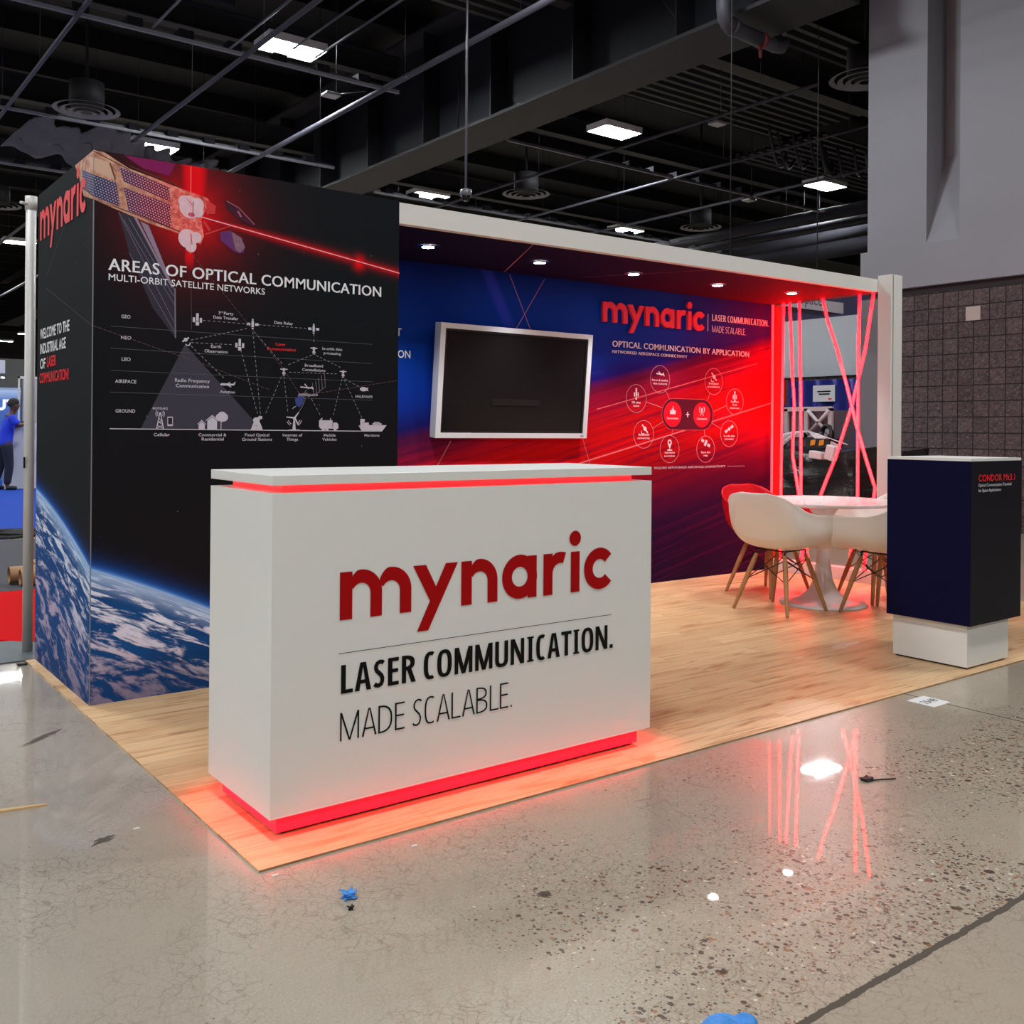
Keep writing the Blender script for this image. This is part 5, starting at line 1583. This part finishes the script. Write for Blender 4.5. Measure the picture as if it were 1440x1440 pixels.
# fingers resting over the board's top edge
mb = MB()
for y_ in (-.06, .20):
    for k, (dy, L) in enumerate(((-.03, .075), (-.01, .085), (.01, .08), (.03, .065))):
        mb.tube([(.43, y_ + dy, 1.335), (.46, y_ + dy, 1.338), (.43 + L, y_ + dy, 1.318)], .008, 6, rs=[.009, .009, .006])
    mb.tube([(.41, y_ - .03, 1.32), (.43, y_ - .055, 1.31), (.46, y_ - .06, 1.305)], .009, 6, rs=[.011, .01, .007])
mb.build('fingers', skin_m, ps_, world=False)
shirt_m = plain('blue_shirt_cloth', srgb(30, 60, 206), 0.8)
skin_mesh('shirt', [(.0, 0, .80), (.03, 0, 1.12), (.07, -.01, 1.34), (.10, 0, 1.44), (.08, -.19, 1.39), (.18, -.22, 1.26), (.08, .19, 1.39), (.18, .22, 1.25)], [(0, 1), (1, 2), (2, 3), (2, 4), (4, 5), (2, 6), (6, 7)], [(.175, .14), (.165, .13), (.18, .125), .08, .085, .075, .085, .075], shirt_m, ps_)
jean_m = plain('dark_denim', srgb(22, 26, 44), 0.85)
skin_mesh('trousers', [(0, 0, .98), (.02, -.09, .82), (.06, -.11, .48), (.02, -.11, .09), (-.03, .10, .82), (-.05, .12, .48), (-.16, .12, .09)], [(0, 1), (1, 2), (2, 3), (0, 4), (4, 5), (5, 6)], [(.13, .11), .115, .085, .07, .115, .085, .07], jean_m, ps_)
for x_, y_ in ((.04, -.115), (-.14, .125)):
    skin_mesh('shoe', [(x_ - .05, y_, .045), (x_ + .06, y_, .045), (x_ + .16, y_, .035)], [(0, 1), (1, 2)], [.045, .045, .035], plain('dark_shoe', srgb(30, 28, 30), 0.6) if 'dark_shoe' not in bpy.data.materials else bpy.data.materials['dark_shoe'], ps_)
mb = MB()
for k_, (rr_, zz_) in enumerate(((.0, 0),)):
    mb.grid(lambda u, v: (.150 + .108 * cos(2 * pi * u) * sin(pi * (.02 + .60 * v)) - .012, .090 * sin(2 * pi * u) * sin(pi * (.02 + .60 * v)), 1.668 + .118 * cos(pi * (.02 + .60 * v)) + (.045 * max(0, cos(2 * pi * u)) * v)), 24, 10)
mb.build('hair', plain('black_hair', srgb(14, 12, 12), 0.7), ps_, world=False)
skin_mesh('ear', [(.155, -.088, 1.64), (.155, -.09, 1.67)], [(0, 1)], [.014, .016], skin_m, ps_)
skin_mesh('nose', [(.24, 0, 1.665), (.265, 0, 1.635)], [(0, 1)], [.012, .016], skin_m, ps_)
ps_.scale = (1, 1, 0.985)

# ------------------------------------------------------------------ things behind the booth, seen through the opening
wrap, nt, p = new_mat('black_stretch_wrap')
g = G(nt)
pos = g.pos()
s = g.sep(pos)
wv = g.comb(g.m('MULTIPLY', g.m('ADD', s[0], s[1]), 2.2), g.m('MULTIPLY', s[2], 16.0), 0)
n_ = g.noise(wv, 2.0, 6, 0.7, dist=1.2)
g.link(g.ramp(n_, [(0.4, srgb(16, 13, 15)), (0.62, srgb(34, 29, 32)), (0.72, srgb(120, 114, 118)), (0.8, srgb(190, 186, 190))]), p.inputs['Base Color'])  # pale stops paint glossy highlights into the black wrap's colour
p.inputs['Roughness'].default_value = 0.18
g.link(g.bump(n_, 1.0, 0.06), p.inputs['Normal'])
def lumpy(name, x0, x1, y0_, y1_, z0_, z1_, mat, seed, amp=.05):
    bm = bmesh.new()
    bmesh.ops.create_cube(bm, size=1)
    bmesh.ops.subdivide_edges(bm, edges=bm.edges[:], cuts=10, use_grid_fill=True)
    rnd = random.Random(seed)
    ph = [rnd.uniform(0, 6) for _ in range(8)]
    for v_ in bm.verts:
        x_, y_, z_ = (v_.co.x + .5), (v_.co.y + .5), (v_.co.z + .5)
        q = Vector((x0 + (x1 - x0) * x_, y0_ + (y1_ - y0_) * y_, z0_ + (z1_ - z0_) * z_))
        d_ = amp * min(x1 - x0, y1_ - y0_, z1_ - z0_) * (sin(7 * x_ + 5 * z_ + ph[0]) + sin(9 * y_ + 3 * z_ + ph[1]) + .6 * sin(17 * z_ + 5 * y_ + ph[2]))
        if z_ > .01:
            q += Vector((d_ * (x_ - .5) * 2, d_ * (y_ - .5) * 2, d_ * .6 * (z_ > .5)))
        v_.co = q
    for f in bm.faces:
        f.smooth = True
    mb = MB()
    mb.bm.free()
    mb.bm = bm
    return mb
t = thing('wrapped_pallet', 'broad pallet load in shiny black stretch wrap behind the light tubes', 'pallet load', (8.7, 4.3, 0))
lumpy('load', 8.1, 9.4, 3.55, 4.85, .14, 1.02, wrap, 1).build('wrapped_load', wrap, t)
mb = MB()
for k in range(5):
    mb.box(8.1, 9.4, 3.57 + k * .28, 3.67 + k * .28, .11, .13)
for k in range(3):
    mb.box(8.12 + k * .55, 8.22 + k * .55, 3.57, 4.80, 0, .11)
mb.build('pallet', plain('pallet_wood', srgb(140, 110, 80), 0.8), t)
t = thing('wrapped_stack', 'tall narrow stack in black wrap at the edge of the graphic wall', 'pallet load', (8.6, 5.25, 0))
lumpy('load', 8.2, 9.0, 4.99, 5.9, 0, 1.55, wrap, 2, .03).build('wrapped_load', wrap, t)
MB().box(8.25, 8.9, 5.0, 5.6, 1.56, 1.86).build('top_carton', plain('red_brown_carton', srgb(120, 66, 54), 0.7), t)
# pale truss case on top of the wrapped pallet
t = thing('folding_truss_case', 'white folding cross braced frame lying on the wrapped pallet', 'frame', (8.6, 4.4, 1.05))
tm = plain('truss_white', srgb(176, 176, 178), 0.5)
mb = MB()
for z_ in (1.17, 1.47):
    mb.box(8.5, 8.54, 4.1, 4.75, z_, z_ + .05)
for y_ in (4.1, 4.42, 4.70):
    mb.box(8.5, 8.54, y_, y_ + .05, 1.17, 1.50)
mb.build('outer_frame', tm, t)
mb = MB()
for A, B in (((4.13, 1.2), (4.42, 1.48)), ((4.13, 1.48), (4.42, 1.2))):
    mb.tube([(8.5, A[0], A[1]), (8.5, B[0], B[1])], .022, 6)
mb.build('cross_brace', tm, t)
MB().box(8.56, 8.95, 4.1, 4.75, 1.05, 1.48).build('case_back', plain('case_grey', srgb(96, 94, 104), 0.6), t)
# straps
mb = MB()
rnd = random.Random(3)
for k in range(22):
    y0_ = 4.55 + rnd.uniform(-.05, .35)
    z0_ = .98 + rnd.uniform(-.02, .10)
    P = []
    for q in range(6):
        f = q / 5
        P.append((8.12 + .1 * f - .02, y0_ + (4.18 + .02 * k / 22 - y0_) * f, z0_ + (1.24 - z0_) * f + .05 * sin(pi * f)))
    mb.tube(P, .006, 4)
for k in range(14):
    y1_ = 3.6 + rnd.uniform(0, .4)
    mb.tube([(8.2, 4.19, 1.24), (8.15, (4.19 + y1_) / 2, 1.17), (8.12, y1_, 1.05 + rnd.uniform(0, .06))], .007, 4)
o = mb.build('plastic_strapping', plain('clear_strap', srgb(206, 204, 208), 0.3))
tag(o, 'sheaf of pale plastic strapping gathered on the wrapped pallet', 'strapping')
o = MB().box(8.10, 8.35, 3.85, 4.15, 1.06, 1.16).build('tool_case', plain('tool_black', srgb(22, 20, 20), 0.5))
tag(o, 'black tool case with yellow labels on the wrapped pallet', 'case')
for y_ in (3.92, 4.03):
    MB().prism([(8.098, y_, 1.09), (8.098, y_ + .06, 1.08), (8.098, y_ + .05, 1.14), (8.098, y_ - .01, 1.15)], (-.003, 0, 0)).build('yellow_label', plain('label_yellow', srgb(208, 142, 30), 0.5) if 'label_yellow' not in bpy.data.materials else bpy.data.materials['label_yellow'], o, world=False)
for args, lab in ((((8.02, 8.14), (3.90, 4.06), (.94, 1.02), .12), 'white foam carton leaning on the wrapped pallet, nearer the truss frame'), (((8.02, 8.12), (3.76, 3.87), (.93, 1.09), .25), 'upright white foam carton on the wrapped pallet, nearer the corner post')):
    (x0, x1), (y0_, y1_), (z0_, z1_), tl__ = args
    o = MB().box(x0, x1, y0_, y1_, z0_, z1_).build('foam_carton', plain('foam_white', srgb(210, 208, 208), 0.6) if 'foam_white' not in bpy.data.materials else bpy.data.materials['foam_white'], loc=((x0 + x1) / 2, (y0_ + y1_) / 2, z0_), bevel=.01)
    o.rotation_euler = (tl__, 0, 0)
    tag(o, lab, 'carton', 'foam cartons on the pallet')
P = [(8.3 + .02 * sin(k), 4.02 + .07 * cos(k * .7), 1.18 + .13 * sin(k * .7)) for k in range(20)]
o = MB().tube(P, .02, 8).build('coiled_hose', black_plastic)
tag(o, 'black coiled hose standing beside the white truss frame', 'hose')
# blue curtain with paper sign
def cur(u, v):
    return (13.6 + .06 * sin(u * 60), 6.6 + 3.2 * u, .02 + 2.12 * v)
o = MB().grid(cur, 150, 4).build('blue_curtain', plain('royal_blue_cloth', srgb(26, 34, 128), 0.7))
o.modifiers.new('thickness', 'SOLIDIFY').thickness = .008
tag(o, 'royal blue pleated curtain in front of the far block wall', 'curtain')
t = thing('paper_notice', 'white paper notice pinned on the blue curtain', 'notice', (13.5, 7.7, 1.75))
MB().box(13.50, 13.515, 7.52, 7.96, 1.76, 2.04).build('sheet', plain('notice_paper', srgb(214, 212, 216), 0.6), t)
NP = lambda a, b, o=0.0: (13.50 - o, 7.96 - a, b)
decal('text_lines_print', [rect(.09, .36, 1.92, 1.945), rect(.12, .34, 1.875, 1.90), ], NP, black_ink, t, .002)
decal('red_mark_print', [rect(.31, .38, 1.79, 1.815)], NP, bright_red, t, .002)
# hanging banner
t = thing('hanging_banner', 'white hanging banner reading space seen under the canopy end', 'banner', (10.5, 6.0, 2.96))
MB().box(8.8, 11.5, 6.0, 6.35, 2.965, 3.12).build('banner_box', plain('banner_white', srgb(222, 224, 230), 0.5), t)
text('lettering', 'Space', front(6.0), 10.48, 10.98, 3.035, .16, m_('banner_text', 110, 108, 124), t, off=.003)
MB().box(8.85, 11.45, 6.02, 6.33, 2.955, 2.965).build('banner_base', plain('banner_base', srgb(40, 34, 66), 0.6), t)
mb = MB()
for x_ in (9.2, 11.1):
    mb.tube([(x_, 6.17, 3.12), (x_, 6.17, 10.2)], .008, 5)
mb.build('hanger', black_steel, t)

# ------------------------------------------------------------------ small things on the floor
t = thing('booth_number_sticker', 'white paper booth number 2548 stuck on the concrete by the plank edge', 'sticker', (3.165, -.14, 0))
an = 0.0
MB().box(3.095, 3.235, -.205, -.072, 0.0, .0012).build('paper', plain('sticker_paper', srgb(226, 226, 224), 0.5), t)
SP = lambda a, b, o=0.0: (3.165 + a, -.14 + b, .0012 + o)
text('lettering', '2548', SP, -.052, .052, -.018, .040, black_ink, t, off=.0006)
tape_m = plain('blue_tape', srgb(64, 140, 216), 0.5)
o = lumpy('tape', .118, .146, -.284, -.262, 0, .014, tape_m, 7, .3).build('tape_scrap', tape_m)
tag(o, 'tiny crumpled scrap of blue tape on the concrete before the counter', 'tape scrap')
def crum(x0, x1, y0_, y1_, h, lab, seed):
    rnd = random.Random(seed)
    ph = [rnd.uniform(0, 6) for _ in range(4)]
    def f(u, v):
        hgt = h * (sin(pi * u) * sin(pi * v)) ** .6 * (.75 + .25 * sin(9 * u + 7 * v + ph[0])) + .002
        return (x0 + (x1 - x0) * (u + .08 * sin(5 * v + ph[1])), y0_ + (y1_ - y0_) * (v + .1 * sin(6 * u + ph[2])), hgt)
    o = MB().grid(f, 14, 14, False).build('tape_wad', tape_m)
    o.modifiers.new('thickness', 'SOLIDIFY').thickness = .002
    tag(o, lab, 'tape wad', 'blue tape wads at the near floor joint')
crum(.425, .52, -1.275, -1.20, .03, 'larger crumpled wad of blue tape at the bottom picture edge', 1)
crum(.515, .56, -1.262, -1.225, .016, 'small blue tape piece right of the larger tape wad', 2)
mb = MB()
mb.prism([(-.70, .915, 0), (-.36, .858, 0), (-.36, .866, 0), (-.70, .96, 0)], (0, 0, .006))
o = mb.build('wood_splinter', plain('splinter_wood', srgb(206, 172, 120), 0.6))
tag(o, 'long pale wood splinter lying on the concrete at the far left', 'splinter')
for x_, y_, s_, lab in ((-.03, 2.96, .022, 'dark rubber disc on the floor near the pole base'), (2.02, -.565, .02, 'dark bent scrap on the concrete under the tube reflections'), (.105, -.335, .006, 'tiny black crumb by the blue tape scrap')):
    o = lumpy('d', x_ - s_, x_ + s_, y_ - s_ * .7, y_ + s_ * .7, 0, .008, black_plastic, 9, .2).build('floor_debris', black_plastic)
    tag(o, lab, 'debris', 'dark debris on the concrete')
mb = MB()
for k in range(9):
    mb.tube([(2.0 + .012 * k, -.58 - .004 * k + .006 * sin(k * .5), .004), (2.012 + .012 * k, -.584 - .004 * k + .006 * sin(k * .5 + .5), .004)], .0025, 5)
o = mb.build('floor_twig', black_plastic)
tag(o, 'thin dark curved wire end beside the bent floor scrap', 'debris')
scuff_m = plain('scuff_mark', srgb(92, 80, 68), 0.6)
def scuff(polys, lab):
    mb = MB()
    for pl in polys:
        mb.poly([(a, b, .0008) for a, b in pl])
    o = mb.build('scuff_mark', scuff_m)
    tag(o, lab, 'scuff', 'scuff marks on the concrete')
rnd = random.Random(8)
def hatch(cx, cy, ang, L, W, n):
    out = []
    for k in range(n):
        o_ = (k / max(1, n - 1) - .5) * W
        l_ = L * (1 - abs(o_) / W) * rnd.uniform(.5, 1)
        c_ = rnd.uniform(-.1, .1) * L
        A = (cx + cos(ang) * (c_ - l_ / 2) - sin(ang) * o_, cy + sin(ang) * (c_ - l_ / 2) + cos(ang) * o_)
        B = (cx + cos(ang) * (c_ + l_ / 2) - sin(ang) * o_, cy + sin(ang) * (c_ + l_ / 2) + cos(ang) * o_)
        out.append(seg(A, B, W / n * .8))
    return out
scuff(hatch(-.285, .475, -.02 + .55, .105, .035, 9), 'dark scuff on the concrete left of the counter')
scuff(hatch(.556, -.561, -.7, .06, .03, 7), 'short dark scuff on the concrete before the counter front')
scuff(hatch(-.22, 1.62, .7, .30, .03, 8), 'long faint scuff beside the tower end of the plank floor')
for x_, y_, lab in ((.43, -.105, 'tiny white paper fleck just off the plank edge before the counter'), (.02, -.045, 'tiny white fleck at the plank floor corner'), (-.19, .50, 'thin white fleck beside the dark scuff')):
    o = MB().box(x_, x_ + .018, y_, y_ + .008, 0, .002).build('paper_fleck', white_matte)
    o.rotation_euler = (0, 0, 0)
    tag(o, lab, 'paper fleck', 'white flecks on the concrete')
